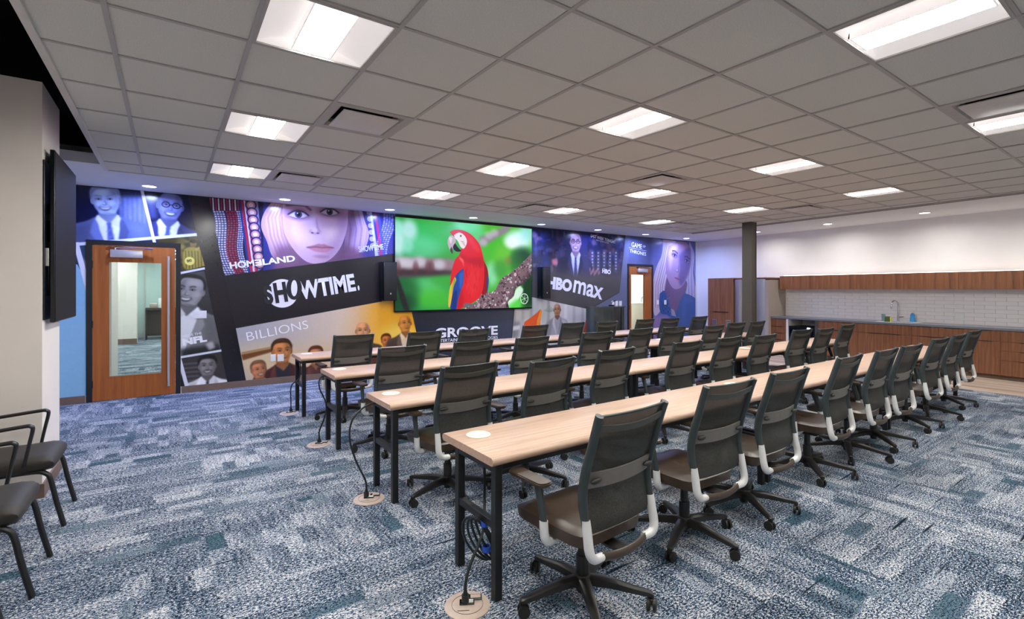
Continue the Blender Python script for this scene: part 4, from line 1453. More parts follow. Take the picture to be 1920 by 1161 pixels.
Fm.curve([(-1, -0.05), (-0.2, 0.25), (0.1, 0.2), (0.4, 0.25), (1, -0.02), (0, 0)], (140, 84, 124), 1, 0.05)
Fm.curve([(-0.9, -0.06), (0, -0.02), (0.95, -0.03), (0.3, -0.42), (-0.3, -0.4)], (166, 108, 144), 1, 0.06)
Fm.line([(-1, -0.05), (0, 0), (1, -0.03)], 0.09, (70, 40, 76), 0.9, 0.03)
tk([(985, 580), (1020, 560), (1050, 640), (1085, 740), (1130, 640), (1165, 580), (1250, 620), (1275, 700), (1275, 880), (1090, 880), (1050, 745), (995, 720), (980, 650)], (58, 88, 146))
tk([(1150, 600), (1240, 640), (1255, 860), (1160, 860)], (72, 104, 176), 0.7, 0.12)
for k in range(40):
    cv.ell(*Wm(*tx(1000 + random.random() * 60, 600 + random.random() * 120)), 0.015, 0.03, random.choice([(40, 66, 110), (90, 130, 180), (30, 50, 90)]), 0.7, 0.3)
for k in range(8):
    cv.line([Wm(*tx(1068, 690 + k * 6)), Wm(*tx(1090 + k * 2, 700 + k * 6))], 0.012, (196, 206, 226), 0.8)
tk([(930, 745), (1050, 745), (1080, 800), (1090, 890), (930, 890)], (136, 118, 166), 1, 0.05)
cv.set_clip(None)
cv.grain([(MX0, MZ0), (MX1, MZ0), (MX1, MZ1), (MX0, MZ1)], 0.003, 0.01, rng)
mural_img = cv.image('mural_print')
M['mural'] = image_mat('mural_print', mural_img, 0.2, spec=0.5)


def wall_sheet(b, polys, off):
    uvl = b.loops.layers.uv.new('UVMap')
    for pl in polys:
        vs = [b.verts.new((x, -off, z)) for x, z in pl]
        f = b.faces.new(vs)
        for lp in f.loops:
            x, z = lp.vert.co.x, lp.vert.co.z
            lp[uvl].uv = ((x - MX0) / (MX1 - MX0), (z - MZ0) / (MZ1 - MZ0))


def face_room(b):
    for f in b.faces:
        f.normal_update()
        if f.normal.y > 0:
            f.normal_flip()


def sheet_part(name, polys, off, mat, parent, label=None):
    b = bmesh.new()
    wall_sheet(b, polys, off)
    face_room(b)
    me = bpy.data.meshes.new(name)
    b.to_mesh(me)
    b.free()
    me.materials.append(mat)
    o = link(name, me, parent)
    if label:
        o['label'] = label
    return o


mural = thing('wall_mural', 'printed collage mural of show posters covering the far wall around the screen', 'mural', (0, WALL_Y, 0))
z0_ = 0.105
sheet_part('backdrop_sheet', [[(-1.5, z0_), (D1[0] - 0.036, z0_), (D1[0] - 0.036, SOFF), (-1.5, SOFF)],
                              [(D1[0] - 0.036, D1[2] + 0.036), (D1[1] + 0.036, D1[2] + 0.036), (D1[1] + 0.036, SOFF), (D1[0] - 0.036, SOFF)],
                              [(D1[1] + 0.036, z0_), (D2[0] - 0.036, z0_), (D2[0] - 0.036, SOFF), (D1[1] + 0.036, SOFF)],
                              [(D2[0] - 0.036, D2[2] + 0.036), (D2[1] + 0.036, D2[2] + 0.036), (D2[1] + 0.036, SOFF), (D2[0] - 0.036, SOFF)],
                              [(D2[1] + 0.036, z0_), (13.25, z0_), (13.25, SOFF), (D2[1] + 0.036, SOFF)]], 0.002, M['mural'], mural, 'dark printed ground of the mural')


def panel(pxs, label, lim=None):
    pl = [(x, max(z0_, min(SOFF - 0.002, z))) for x, z in W_(pxs)]
    if lim:
        pl = clip_poly(pl[::-1], lim)
    sheet_part('poster_panel', [pl], 0.0035, M['mural'], mural, label)


band = lambda x0, x1, a=z0_, c=SOFF: [(x0, a), (x1, a), (x1, c), (x0, c)]
panel(P_SKY, 'pale blue strip left of the wooden door', band(-1.5, D1[0] - 0.037))
panel(P_MAN1, 'blue-toned picture of a smiling man in a suit', band(-1.5, 3))
panel(P_MAN2, 'blue-toned picture of a smiling man in glasses')
panel([(291, 449.5), (368, 442), (384, 499), (337, 509.5), (337, 455), (292, 454)], 'golden picture of a figure in stripes')
panel(P_MAN3, 'grey picture of a laughing man in a suit', band(D1[1] + 0.037, 3))
panel(P_MAN4, 'grey picture of a man with a moustache', band(D1[1] + 0.037, 3))
panel(P_HOME, 'large woman\'s face between mosaic bands')
panel(P_BILL, 'sunset poster with a group of people')
panel(P_GROOVE, 'slate blue slogan panel')
panel(P_CITY, 'pale poster of a man in a grey shirt')
panel(P_TALK, 'dark blue studio poster fading to grey')
panel([(1226, 447.5), (1306.5, 455.4), (1306.5, 640), (1226, 640)], 'blonde woman in blue on a violet ground', band(D2[1] + 0.037, 13.24))


def lettering(s, p0, p1, hpx, mat, bold=0.0, parent=mural, y=WALL_Y, off=0.006, flipE=None, cap='H', shear=0.0):
    """text whose baseline runs from photo pixel p0 to p1 on the wall, cap height hpx photo pixels"""
    a, b = wy(*p0, y), wy(*p1, y)
    mid = ((p0[0] + p1[0]) / 2, (p0[1] + p1[1]) / 2)
    h = wy(mid[0], mid[1] - hpx, y).z - wy(mid[0], mid[1], y).z
    me = text_mesh(s, bold)
    co = np.empty(len(me.vertices) * 3)
    me.vertices.foreach_get('co', co)
    co = co.reshape(-1, 3)
    ref = text_mesh(cap, bold)
    rc = np.empty(len(ref.vertices) * 3)
    ref.vertices.foreach_get('co', rc)
    rc = rc.reshape(-1, 3)
    base, top = rc[:, 1].min(), rc[:, 1].max()
    x0, x1 = co[:, 0].min(), co[:, 0].max()
    Lw = math.hypot(b.x - a.x, b.z - a.z)
    sx, sy = Lw / (x1 - x0), h / (top - base)
    ang = math.atan2(b.z - a.z, b.x - a.x)
    u = (co[:, 0] - x0) * sx
    v = (co[:, 1] - base) * sy
    u = u + v * shear
    out = np.empty_like(co)
    px_ = parent.location
    out[:, 0] = a.x + u * math.cos(ang) - v * math.sin(ang) - px_.x
    out[:, 2] = a.z + u * math.sin(ang) + v * math.cos(ang) - px_.z
    out[:, 1] = y - off - px_.y
    me.vertices.foreach_set('co', out.ravel())
    me.update()
    me.materials.clear()
    me.materials.append(mat)
    bpy.data.meshes.remove(ref)
    if me.polygons and me.polygons[0].normal.y > 0:
        me.flip_normals()
    return link('lettering', me, parent)


LW, LG, LD = M['lettering_white'], M['lettering_grey'], M['lettering_dark']
lettering('HOM', (431.7, 504.6), (477.5, 499.2), 12.2, LW, 0.035)
lettering('E', (491.5, 497.5), (479, 499), -11.8, LW, 0.035)           # the reversed E of the title
lettering('LAND', (493, 497.5), (554, 490), 11.6, LW, 0.035)
lettering('S', (497, 571.5), (514, 569), 35, LD, 0.05)
lettering('H', (517, 569), (540.5, 565.5), 38, LD, 0.05)
b_ = bmesh.new()
ring = []
cO = Wm(551.5, 540.5)
part('lettering', lambda b: add_sheet(b, [[(cO[0] + 0.125 * math.cos(t), -0.0062, cO[1] + 0.2 * math.sin(t)) for t in np.linspace(0, 2 * math.pi, 33)],
                                          [(cO[0] + 0.05 * math.cos(t), -0.0062, cO[1] + 0.14 * math.sin(t)) for t in np.linspace(0, 2 * math.pi, 33)]]), LD, mural, 0)
part('lettering', lambda b: b.faces.new([b.verts.new((cO[0] + 0.05 * math.cos(t), -0.006, cO[1] + 0.14 * math.sin(t))) for t in np.linspace(0, 2 * math.pi, 25)[:-1]]), LW, mural, 0)
b_.free()
lettering('WTIME', (563, 562.5), (668, 545.3), 33.5, LW, 0.04)
lettering('.', (671, 544.5), (674.5, 544), 33, LW, 0.05)
lettering('SHOWTIME', (673, 473), (719.3, 468), 10.5, LG, 0.02)
lettering('BILLIONS', (464, 639.5), (578.5, 615.5), 15.5, LW, -0.008)
lettering('GROOVE', (815, 634), (933, 627.5), 17.5, LW, 0.03)
lettering('ENTERTAINMENT TECHNOLOGIES', (815, 642.5), (933, 635), 5.4, LW, 0.01)
lettering('HBO', (1024.5, 540.6), (1071, 547.6), 23, LW, 0.06)
lettering('max', (1073.5, 548), (1128.5, 562.5), 23, LW, 0.02, cap='x')
lettering('HBO', (1128.6, 512), (1144.6, 514.8), 8.5, LW, 0.05)
lettering('LAST WEEK TONIGHT', (1107.5, 444.5), (1153.4, 457), 5.4, LW, 0.0)
lettering('WITH JOHN OLIVER', (1117, 451.5), (1141, 457.5), 2.8, LG, 0.0)
lettering('GAME', (1183.5, 462.6), (1203, 466.6), 8.5, LW, 0.0)
lettering('OF', (1205, 463.5), (1210, 464.6), 3.6, LW, 0.0)
lettering('THRONES', (1180.3, 473.4), (1211, 479.8), 6.3, LW, 0.0)
lettering('INSIDE THE', (341, 633.8), (378.5, 626.8), 4.6, LW, 0.0)
lettering('NFL', (343, 648.5), (388.5, 640.3), 13, LW, 0.06)
lettering('SHO', (351, 492), (360, 490.6), 5, LD, 0.03)
# thin rules beside the fantasy title
part('lettering', lambda b: add_sheet(b, [[(Wm(1179, 464)[0], -0.006, Wm(1179, 464)[1]), (Wm(1212, 470.5)[0], -0.006, Wm(1212, 470.5)[1])],
                                          [(Wm(1179, 464.4)[0], -0.006, Wm(1179, 464.4)[1]), (Wm(1212, 470.9)[0], -0.006, Wm(1212, 470.9)[1])]]), LW, mural, 0)

# switch plates on the mural
for k, (px_, py_, w, h, lab) in enumerate([(376, 590, 0.16, 0.12, 'white double wall plate on the grey laughing man poster'),
                                           (512, 671, 0.08, 0.12, 'white wall plate on the sunset poster, left one of two'), (526, 671, 0.1, 0.12, 'white wall plate on the sunset poster, right one of two'),
                                           (1149, 569, 0.1, 0.13, 'white wall plate above the curved podium, first of three'), (1156, 569, 0.1, 0.13, 'white wall plate above the curved podium, second of three'),
                                           (1163, 569, 0.1, 0.13, 'white wall plate above the curved podium, third of three'),
                                           (1233, 567, 0.1, 0.13, 'white wall plate right of the mural door, left one of two'), (1247, 567, 0.1, 0.13, 'white wall plate right of the mural door, right one of two')]):
    p_ = wy(px_, py_, WALL_Y)
    t = thing('wall_plate', lab, 'wall plate', (p_.x, WALL_Y - 0.003, p_.z), 0, 'wall plates on the mural')
    part('plate', lambda b: add_bounds(b, -w / 2, w / 2, -0.008, 0, -h / 2, h / 2, 0.002, 1), M['outlet_white'], t)
    part('rocker', lambda b: add_bounds(b, -w / 6, w / 6, -0.013, -0.008, -h / 3.5, h / 3.5, 0.001, 1), M['ceramic'], t)

# ------------------------------------------------------------------ big screen with a parrot picture
SX0, SX1, SZ0, SZ1 = 3.562, 6.868, 1.182, 2.995
SY = 9.0
sc_ = Canvas(SX0, SZ0, SX1, SZ1, 220, (40, 150, 60))
sp_ = lambda X, Y: (lambda v: (v.x, v.z))(wy(720 + X / 3.87, 380 + Y / 3.87, SY))
S = lambda pts: [sp_(*p_) for p_ in pts]


def sk_(pts, col, a=1.0, s=0.0, n=5):
    sc_.poly([(v.x, v.y) for v in spline([Vector((*sp_(*p_), 0)) for p_ in pts + pts[:1]], n)], col, a, s)


sc_.grad(S([(60, 80), (1090, 160), (1090, 800), (60, 800)]), (24, 130, 70), (84, 190, 60), sp_(100, 700), sp_(700, 250))
for X, Y, rx, rz, c_, a in [(300, 250, .55, .3, (60, 200, 110), .8), (250, 330, .5, .25, (120, 226, 190), .5), (180, 200, .17, .2, (190, 236, 240), .9), (100, 290, .14, .25, (200, 240, 244), .9), (95, 180, .12, .15, (170, 240, 230), .8),
                         (170, 310, .12, .14, (150, 230, 210), .7), (600, 160, .35, .15, (130, 236, 200), .8), (420, 180, .3, .2, (70, 190, 100), .8), (650, 230, .3, .2, (110, 226, 170), .6), (820, 330, .3, .3, (70, 190, 40), .9),
                         (870, 400, .25, .3, (110, 200, 50), .8), (980, 270, .35, .2, (214, 250, 250), .95), (930, 290, .2, .14, (240, 255, 255), .9), (1040, 210, .2, .2, (150, 230, 220), .8), (1010, 400, .28, .22, (16, 60, 24), .9),
                         (960, 440, .2, .25, (40, 110, 40), .7), (1050, 640, .22, .5, (12, 50, 22), .95), (780, 520, .16, .25, (150, 230, 190), .8), (850, 480, .2, .2, (60, 150, 60), .7), (300, 620, .4, .2, (90, 200, 120), .8),
                         (360, 700, .5, .2, (70, 190, 50), .8), (150, 640, .3, .3, (20, 90, 40), .8), (110, 740, .35, .2, (14, 66, 34), .9), (430, 560, .25, .15, (60, 170, 60), .8), (740, 600, .1, .2, (90, 190, 70), .8), (900, 420, .1, .1, (150, 110, 60), .4)]:
    sc_.ell(*sp_(X, Y), rx, rz, c_, a, 0.55)
sk_([(985, 600), (1010, 640), (960, 720), (890, 770), (900, 700), (940, 650)], (226, 250, 236), 0.9, 0.03)
sk_([(960, 700), (1000, 720), (960, 780), (870, 775)], (90, 220, 80), 0.8, 0.04)
# blurred branches
sk_([(60, 400), (300, 400), (520, 420), (520, 500), (300, 525), (60, 525)], (150, 124, 134), 1, 0.05)
sk_([(60, 480), (300, 480), (520, 500), (520, 520), (60, 540)], (54, 36, 42), 0.9, 0.06)
for X, Y in ((180, 440), (400, 450), (260, 430), (120, 430)):
    sc_.ell(*sp_(X, Y), 0.13, 0.1, (206, 204, 220), 0.8, 0.7)
for X in (230, 320, 345, 100):
    sc_.ell(*sp_(X, 470), 0.06, 0.12, (96, 52, 60), 0.6, 0.6)
sk_([(690, 250), (780, 220), (900, 160), (910, 200), (800, 270), (700, 320)], (146, 132, 146), 0.95, 0.04)
for X, Y in ((720, 290), (800, 220), (760, 240)):
    sc_.ell(*sp_(X, Y), 0.1, 0.08, (206, 204, 214), 0.6, 0.7)
sk_([(80, 520), (110, 560), (185, 785), (150, 785), (100, 640)], (34, 26, 26), 0.95, 0.03)
# sharp branch
br = [(1080, 360), (1000, 440), (930, 500), (850, 555), (800, 640), (720, 660), (650, 735), (560, 790), (880, 790), (900, 720), (940, 680), (960, 620), (1010, 590), (1080, 500)]
sk_(br, (126, 100, 108))
sc_.set_clip([(v.x, v.y) for v in spline([Vector((*sp_(*p_), 0)) for p_ in br + br[:1]], 5)])
for k in range(900):
    X, Y = 570 + random.random() * 510, 360 + random.random() * 420
    sc_.ell(*sp_(X, Y), 0.01 + 0.035 * random.random() ** 2, 0.008 + 0.03 * random.random() ** 2, random.choice([(226, 206, 220), (70, 44, 56), (150, 110, 126), (34, 22, 30), (190, 170, 190), (110, 70, 84), (200, 226, 216), (90, 90, 84)]), 0.85, 0.3, random.random() * 3)
sk_([(1080, 470), (1010, 560), (960, 600), (930, 670), (880, 790), (960, 790), (1090, 560)], (24, 14, 22), 0.6, 0.08)
sc_.set_clip(None)
# parrot
red, red2, red3 = (222, 30, 40), (176, 14, 28), (244, 66, 66)
sk_([(722, 420), (750, 480), (758, 560), (750, 640), (725, 668), (706, 650), (715, 560)], (150, 12, 24))
sk_([(748, 520), (760, 560), (752, 640), (744, 650)], (40, 66, 150), 0.9)
sk_([(475, 215), (515, 198), (580, 205), (640, 240), (690, 300), (714, 370), (724, 430), (728, 540), (715, 640), (690, 690), (640, 728), (560, 768), (530, 772), (535, 700), (556, 610), (560, 480), (540, 400), (556, 352), (560, 290), (500, 240)], red)
sk_([(556, 352), (600, 400), (700, 400), (724, 430), (700, 470), (620, 440), (570, 420)], red2, 0.6, 0.05)
sk_([(600, 230), (660, 280), (700, 360), (660, 350), (620, 290)], red3, 0.6, 0.05)
sk_([(620, 480), (690, 500), (680, 640), (630, 690), (600, 600)], red3, 0.35, 0.08)
sk_([(560, 620), (580, 700), (560, 765), (534, 765), (540, 690)], red2, 0.6, 0.04)
for k in range(30):
    X, Y = 580 + random.random() * 120, 420 + random.random() * 260
    sc_.ell(*sp_(X, Y), 0.012, 0.05, random.choice([red2, red3]), 0.35, 0.5)
sk_([(480, 765), (472, 700), (478, 630), (505, 560), (530, 510), (570, 470), (578, 500), (575, 580), (556, 640), (536, 710), (524, 778), (490, 780)], (28, 70, 160))
sk_([(545, 520), (574, 500), (572, 570), (550, 630)], (60, 110, 200), 0.7, 0.03)
sk_([(500, 660), (530, 640), (520, 770), (488, 775)], (16, 40, 110), 0.7, 0.02)
sk_([(510, 535), (490, 580), (474, 640), (466, 740), (478, 760), (492, 690), (505, 610), (524, 560)], (226, 186, 60))
sk_([(506, 540), (520, 560), (500, 620), (488, 660)], (90, 140, 60), 0.6, 0.02)
sk_([(545, 388), (578, 415), (580, 470), (545, 500), (510, 545), (490, 590), (480, 600), (486, 520), (506, 440), (525, 400)], red)
sk_([(545, 395), (576, 420), (578, 468), (570, 440), (548, 410)], (246, 120, 110), 0.8, 0.02)
sk_([(508, 236), (545, 218), (580, 236), (600, 270), (598, 305), (578, 335), (556, 322), (535, 280), (515, 260)], (238, 226, 230))
for k in range(5):
    sc_.line([sp_(556 + k * 6, 280 + k * 8), sp_(580 + k * 3, 284 + k * 8)], 0.008, (180, 60, 60), 0.7)
sc_.ell(*sp_(557, 243), 0.026, 0.026, (200, 190, 150))
sc_.ell(*sp_(557, 243), 0.015, 0.015, (12, 12, 12))
sk_([(512, 290), (540, 330), (560, 350), (540, 358), (515, 350), (500, 325)], (26, 18, 20))
sk_([(474, 244), (462, 275), (463, 305), (476, 340), (496, 374), (498, 345), (502, 315), (520, 285), (512, 255), (494, 240)], (196, 176, 190))
sk_([(490, 320), (498, 345), (496, 374), (480, 345)], (60, 46, 54), 0.9)
sk_([(470, 262), (480, 250), (496, 262), (484, 300)], (236, 222, 230), 0.8, 0.01)
sk_([(576, 738), (600, 728), (640, 735), (655, 745), (636, 758), (610, 748), (585, 765)], (110, 100, 112))
lc = sp_(1018, 698)
ring_ = [(lc[0] + 0.105 * math.cos(a), lc[1] + 0.115 * math.sin(a)) for a in np.linspace(0, 2 * math.pi, 30)]
sc_.line(ring_, 0.016, (240, 255, 245))
for a in range(3):
    t_ = a * math.pi / 3 + 0.3
    sc_.line([(lc[0] - 0.1 * math.cos(t_), lc[1] - 0.1 * math.sin(t_)), (lc[0] + 0.1 * math.cos(t_), lc[1] + 0.1 * math.sin(t_))], 0.011, (220, 250, 230), 0.9)
screen_img = sc_.image('screen_picture')
M['screen_on'] = image_mat('screen_picture', screen_img, 0.5, emission=1.0, spec=0.15)

scr = thing('video_wall', 'huge wall screen showing a red parrot on a branch', 'screen', ((SX0 + SX1) / 2, WALL_Y, 0))
hw = (SX1 - SX0) / 2
part('cabinet', lambda b: add_bounds(b, -hw - 0.012, hw + 0.012, SY - WALL_Y + 0.002, -0.004, SZ0 - 0.03, SZ1 + 0.02, 0.003, 1), M['bezel'], scr)


def _sc(b):
    uvl = b.loops.layers.uv.new('UVMap')
    vs = [b.verts.new((x, SY - WALL_Y, z)) for x, z in ((-hw, SZ0), (hw, SZ0), (hw, SZ1), (-hw, SZ1))]
    f = b.faces.new(vs)
    for lp, uv in zip(f.loops, ((0, 0), (1, 0), (1, 1), (0, 1))):
        lp[uvl].uv = uv


part('display', _sc, M['screen_on'], scr, 0, 'lit picture of a red parrot')

for k, (x0, x1) in enumerate([(3.27, 3.53), (7.06, 7.29)]):
    t = thing('wall_speaker', 'black wall loudspeaker at the %s edge of the parrot screen' % ['left', 'right'][k], 'speaker', ((x0 + x1) / 2, WALL_Y, 0), 0)
    w = (x1 - x0) / 2
    part('cabinet', lambda b: add_bounds(b, -w, w, -0.24, -0.03, 1.38, 2.115, 0.008), M['bezel'], t)
    part('grille', lambda b: add_bounds(b, -w + 0.008, w - 0.008, -0.252, -0.24, 1.39, 2.105, 0.004), M['speaker'], t)
    part('badge', lambda b: add_bounds(b, -0.012, 0.012, -0.255, -0.252, 1.5, 1.53), M['nickel'], t, 0)
    part('wall_bracket', lambda b: add_bounds(b, -0.05, 0.05, -0.03, -0.004, 1.65, 1.85), M['steel_black'], t, 0)

# ------------------------------------------------------------------ training tables
TX0, TLEN, TW, TH = 1.338, 2.68, 0.56, 0.74
ROWY = [2.075, 3.47, 4.96, 6.49]


def table_proto():
    t = thing('training_table', '', 'table')

    def top(b):
        L, n = TLEN - 0.003, 8
        prof = [(0.0, 0.0), (TW, 0.0)]
        pts = []
        r_ = 0.016
        for k in range(5):
            a = -math.pi / 2 - k * math.pi / 8 * 1.0
            pts.append((r_ + r_ * math.cos(a + math.pi / 2 - math.pi / 2) , 0.0))
        # bullnose long edges, square ends
        z0, z1 = TH - 0.042, TH
        sec = [(0.012, z0), (TW - 0.012, z0), (TW - 0.002, z0 + 0.010), (TW, z0 + 0.021), (TW - 0.002, z1 - 0.010), (TW - 0.014, z1), (0.014, z1), (0.002, z1 - 0.010), (0.0, z0 + 0.021), (0.002, z0 + 0.010)]
        A = [b.verts.new((0, y, z)) for y, z in sec]
        B = [b.verts.new((L, y, z)) for y, z in sec]
        for k in range(len(sec)):
            b.faces.new((A[k], A[(k + 1) % len(sec)], B[(k + 1) % len(sec)], B[k]))
        b.faces.new(A[::-1])
        b.faces.new(B)
    part('tabletop', top, M['table'], t, 40)
    for x in (0.022, TLEN - 0.066):
        for y in (0.012, 0.40):
            part('leg', lambda b: add_bounds(b, x, x + 0.044, y, y + 0.044, 0.0, TH - 0.043, 0.003, 1), M['steel_black'], t, 0)
        part('crossbar', lambda b: add_bounds(b, x + 0.004, x + 0.040, 0.056, 0.40, 0.36, 0.40, 0.002, 1), M['steel_black'], t, 0)
        part('top_bracket', lambda b: add_bounds(b, x, x + 0.044, 0.056, 0.40, TH - 0.083, TH - 0.043, 0.002, 1), M['steel_black'], t, 0)
    for y in (0.022, 0.404):
        part('apron_rail', lambda b: add_bounds(b, 0.066, TLEN - 0.066, y, y + 0.03, TH - 0.073, TH - 0.0425, 0.002, 1), M['steel_black'], t, 0)
    g = part('power_grommet', lambda b: add_lathe(b, [(0.072, TH + 0.0005), (0.072, TH + 0.003), (0.066, TH + 0.006), (0.0, TH + 0.0065)], seg=32), M['ivory'], t, label='round ivory power grommet', loc=(0.155, 0.40, 0))
    part('flap', lambda b: (add_bounds(b, -0.045, 0.045, -0.03, 0.004, TH + 0.006, TH + 0.009, 0.001, 1), add_bounds(b, -0.03, 0.02, 0.012, 0.034, TH + 0.006, TH + 0.008)), M['outlet_white'], g, 0)
    return t


TN = ['left', 'middle', 'right']
RN = ['front row nearest the camera', 'second row', 'third row', 'back row nearest the mural']
tab = table_proto()
for r_, y in enumerate(ROWY):
    for k in range(3):
        o = tab if (r_ == 0 and k == 0) else copy_tree(tab)
        o.location = (TX0 + k * TLEN, y, 0)
        tag(o, 'pale oak training table on black legs, %s table of the %s' % (TN[k], RN[r_]), 'table', 'training tables')

# ------------------------------------------------------------------ task chairs
UPR = [(-0.330, 1.05), (-0.306, 0.98), (-0.276, 0.88), (-0.244, 0.78), (-0.226, 0.69), (-0.230, 0.61), (-0.248, 0.53)]
BX = 0.232


def prof_y(z):
    zs = [p_[1] for p_ in UPR][::-1]
    ys = [p_[0] for p_ in UPR][::-1]
    return float(np.interp(z, zs, ys))


def chair_proto():
    t = thing('task_chair', '', 'chair')

    def seat(b):
        n, m = 14, 12
        top, bot = [], []
        for i in range(n + 1):
            u = -1 + 2 * i / n
            rowt, rowb = [], []
            for j in range(m + 1):
                v = -1 + 2 * j / m
                # superellipse footprint
                k = (abs(u) ** 9 + abs(v) ** 9) ** (1 / 9)
                mx = max(abs(u), abs(v)) or 1
                fx = u * mx / k if k else 0
                fy = v * mx / k if k else 0
                edge = mx
                x = fx * 0.238 * (1.0 - 0.06 * (fy < 0) * fy * fy)
                y = 0.035 + fy * 0.25
                zt = 0.478 - 0.008 * edge ** 3 - 0.016 * max(0, fy - 0.5) ** 2 / 0.25 + 0.006 * (abs(fx) ** 2) - 0.012 * (edge > 0.97)
                zb = 0.400 + 0.006 * edge ** 4
                rowt.append(b.verts.new((x, y, zt)))
                rowb.append(b.verts.new((x * 0.97, y * 0.98, zb)))
            top.append(rowt)
            bot.append(rowb)
        for i in range(n):
            for j in range(m):
                b.faces.new((top[i][j], top[i + 1][j], top[i + 1][j + 1], top[i][j + 1]))
                b.faces.new((bot[i][j], bot[i][j + 1], bot[i + 1][j + 1], bot[i + 1][j]))
        for i in range(n):
            b.faces.new((top[i][0], bot[i][0], bot[i + 1][0], top[i + 1][0]))
            b.faces.new((top[i][m], top[i + 1][m], bot[i + 1][m], bot[i][m]))
        for j in range(m):
            b.faces.new((top[0][j], top[0][j + 1], bot[0][j + 1], bot[0][j]))
            b.faces.new((top[n][j], bot[n][j], bot[n][j + 1], top[n][j + 1]))
    part('seat', seat, M['leather'], t, 60)
    part('seat_mechanism', lambda b: (add_box(b, (0, 0.0, 0.385), (0.2, 0.27, 0.045), 0.012), add_box(b, (0, -0.02, 0.355), (0.11, 0.15, 0.04), 0.01),
                                      add_tube(b, [(0.09, 0.02, 0.38), (0.23, 0.03, 0.375), (0.26, 0.035, 0.37)], [0.007, 0.007, 0.011], 8, flat=(0.6, 1.2))), M['base_plastic'], t)
    for sx in (-1, 1):
        part('upright', lambda b: add_tube(b, [(sx * (BX + 0.004 * (z > 1)), y, z) for y, z in UPR], [0.018, 0.019, 0.020, 0.021, 0.021, 0.020, 0.018], 12, 4, flat=(1.15, 0.92), up=(0, 1, 0), square=False), M['frame_plastic'], t)
        part('silver_bracket', lambda b: add_tube(b, [(sx * BX, -0.246, 0.565), (sx * BX, -0.256, 0.50), (sx * (BX + 0.002), -0.266, 0.445), (sx * (BX - 0.006), -0.272, 0.412), (sx * (BX - 0.03), -0.272, 0.392), (sx * 0.15, -0.268, 0.386)],
                                                  [0.0195, 0.0215, 0.022, 0.022, 0.0215, 0.019], 12, 4), M['silver'], t, label='silver aluminium back bracket')
        part('lumbar_knob', lambda b: add_lathe_y(b, (sx * 0.186, prof_y(0.735) - 0.030, 0.737)), M['knob'], t)
        part('armrest_pad', lambda b: pad(b, sx), M['leather'], t)
        part('armrest_post', lambda b: add_tube(b, [(sx * 0.262, 0.045, 0.648), (sx * 0.264, 0.035, 0.61), (sx * 0.268, 0.012, 0.54), (sx * 0.270, -0.004, 0.478)], [0.026, 0.024, 0.021, 0.021], 12, 3, flat=(1.0, 0.72), up=(0, 1, 0)), M['frame_plastic'], t)
        part('armrest_bracket', lambda b: add_tube(b, [(sx * 0.270, -0.004, 0.485), (sx * 0.270, -0.008, 0.43), (sx * 0.262, -0.008, 0.396), (sx * 0.235, -0.006, 0.376), (sx * 0.17, 0.0, 0.372), (sx * 0.09, 0.0, 0.378)],
                                                   [0.021, 0.022, 0.022, 0.021, 0.018, 0.015], 12, 4), M['silver'], t, label='silver aluminium arm bracket')
    part('rear_crossbar', lambda b: add_tube(b, [(-0.165, -0.268, 0.386), (-0.08, -0.288, 0.381), (0, -0.294, 0.379), (0.08, -0.288, 0.381), (0.165, -0.268, 0.386)], 0.017, 10, 4, flat=(1.2, 0.8)), M['leather'], t)
    part('back_spine', lambda b: add_tube(b, [(0, -0.285, 0.38), (0, -0.2, 0.372), (0, -0.1, 0.378)], 0.02, 8, 3, flat=(0.7, 2.2)), M['base_plastic'], t)

    def back(b):
        grid = []
        for i in range(17):
            z = 0.485 + (1.046 - 0.485) * i / 16
            row = []
            for j in range(11):
                u = -1 + 2 * j / 10
                dip = 0.0 if i < 16 else 0.0
                row.append((u * (BX - 0.006), prof_y(max(z, 0.53)) - 0.016 * (1 - u * u) + (0.02 * (0.53 - z) / 0.05 if z < 0.53 else 0), z + dip))
            grid.append(row)
        add_sheet(b, grid)
    part('back_mesh', back, M['mesh'], t, 60)

    def rail(b, z, hgt, sag, dy, half, thick=0.008):
        grid = []
        for zz in (0, 1):
            row = []
            for j in range(15):
                u = -1 + 2 * j / 14
                zc = z + (zz - 0.5) * hgt - sag * (1 - u * u)
                row.append((u * half, prof_y(zc) - dy - 0.022 * (1 - u * u), zc))
            grid.append(row)
        add_sheet(b, grid, thick)
    part('top_strap', lambda b: rail(b, 0.992, 0.032, 0.020, 0.012, BX), M['strap'], t, 60)
    part('top_edge', lambda b: add_tube(b, [(u * BX, -0.330 - 0.016 * (1 - u * u), 1.046 - 0.003 * (1 - u * u)) for u in np.linspace(-1, 1, 9)], 0.006, 8), M['frame_plastic'], t)
    part('lumbar_support', lambda b: rail(b, 0.737, 0.076, 0.006, 0.012, 0.214), M['lumbar'], t, 60, 'grey lumbar band')
    bs = part('base', lambda b: (add_cyl(b, (0, 0, 0.24), 0.024, 0.23, 16), add_cyl(b, (0, 0, 0.185), 0.033, 0.10, 16), add_lathe(b, [(0.0, 0.045), (0.028, 0.045), (0.03, 0.07), (0.05, 0.075), (0.052, 0.115), (0.04, 0.138), (0.0, 0.138)], seg=20)), M['base_plastic'], t)
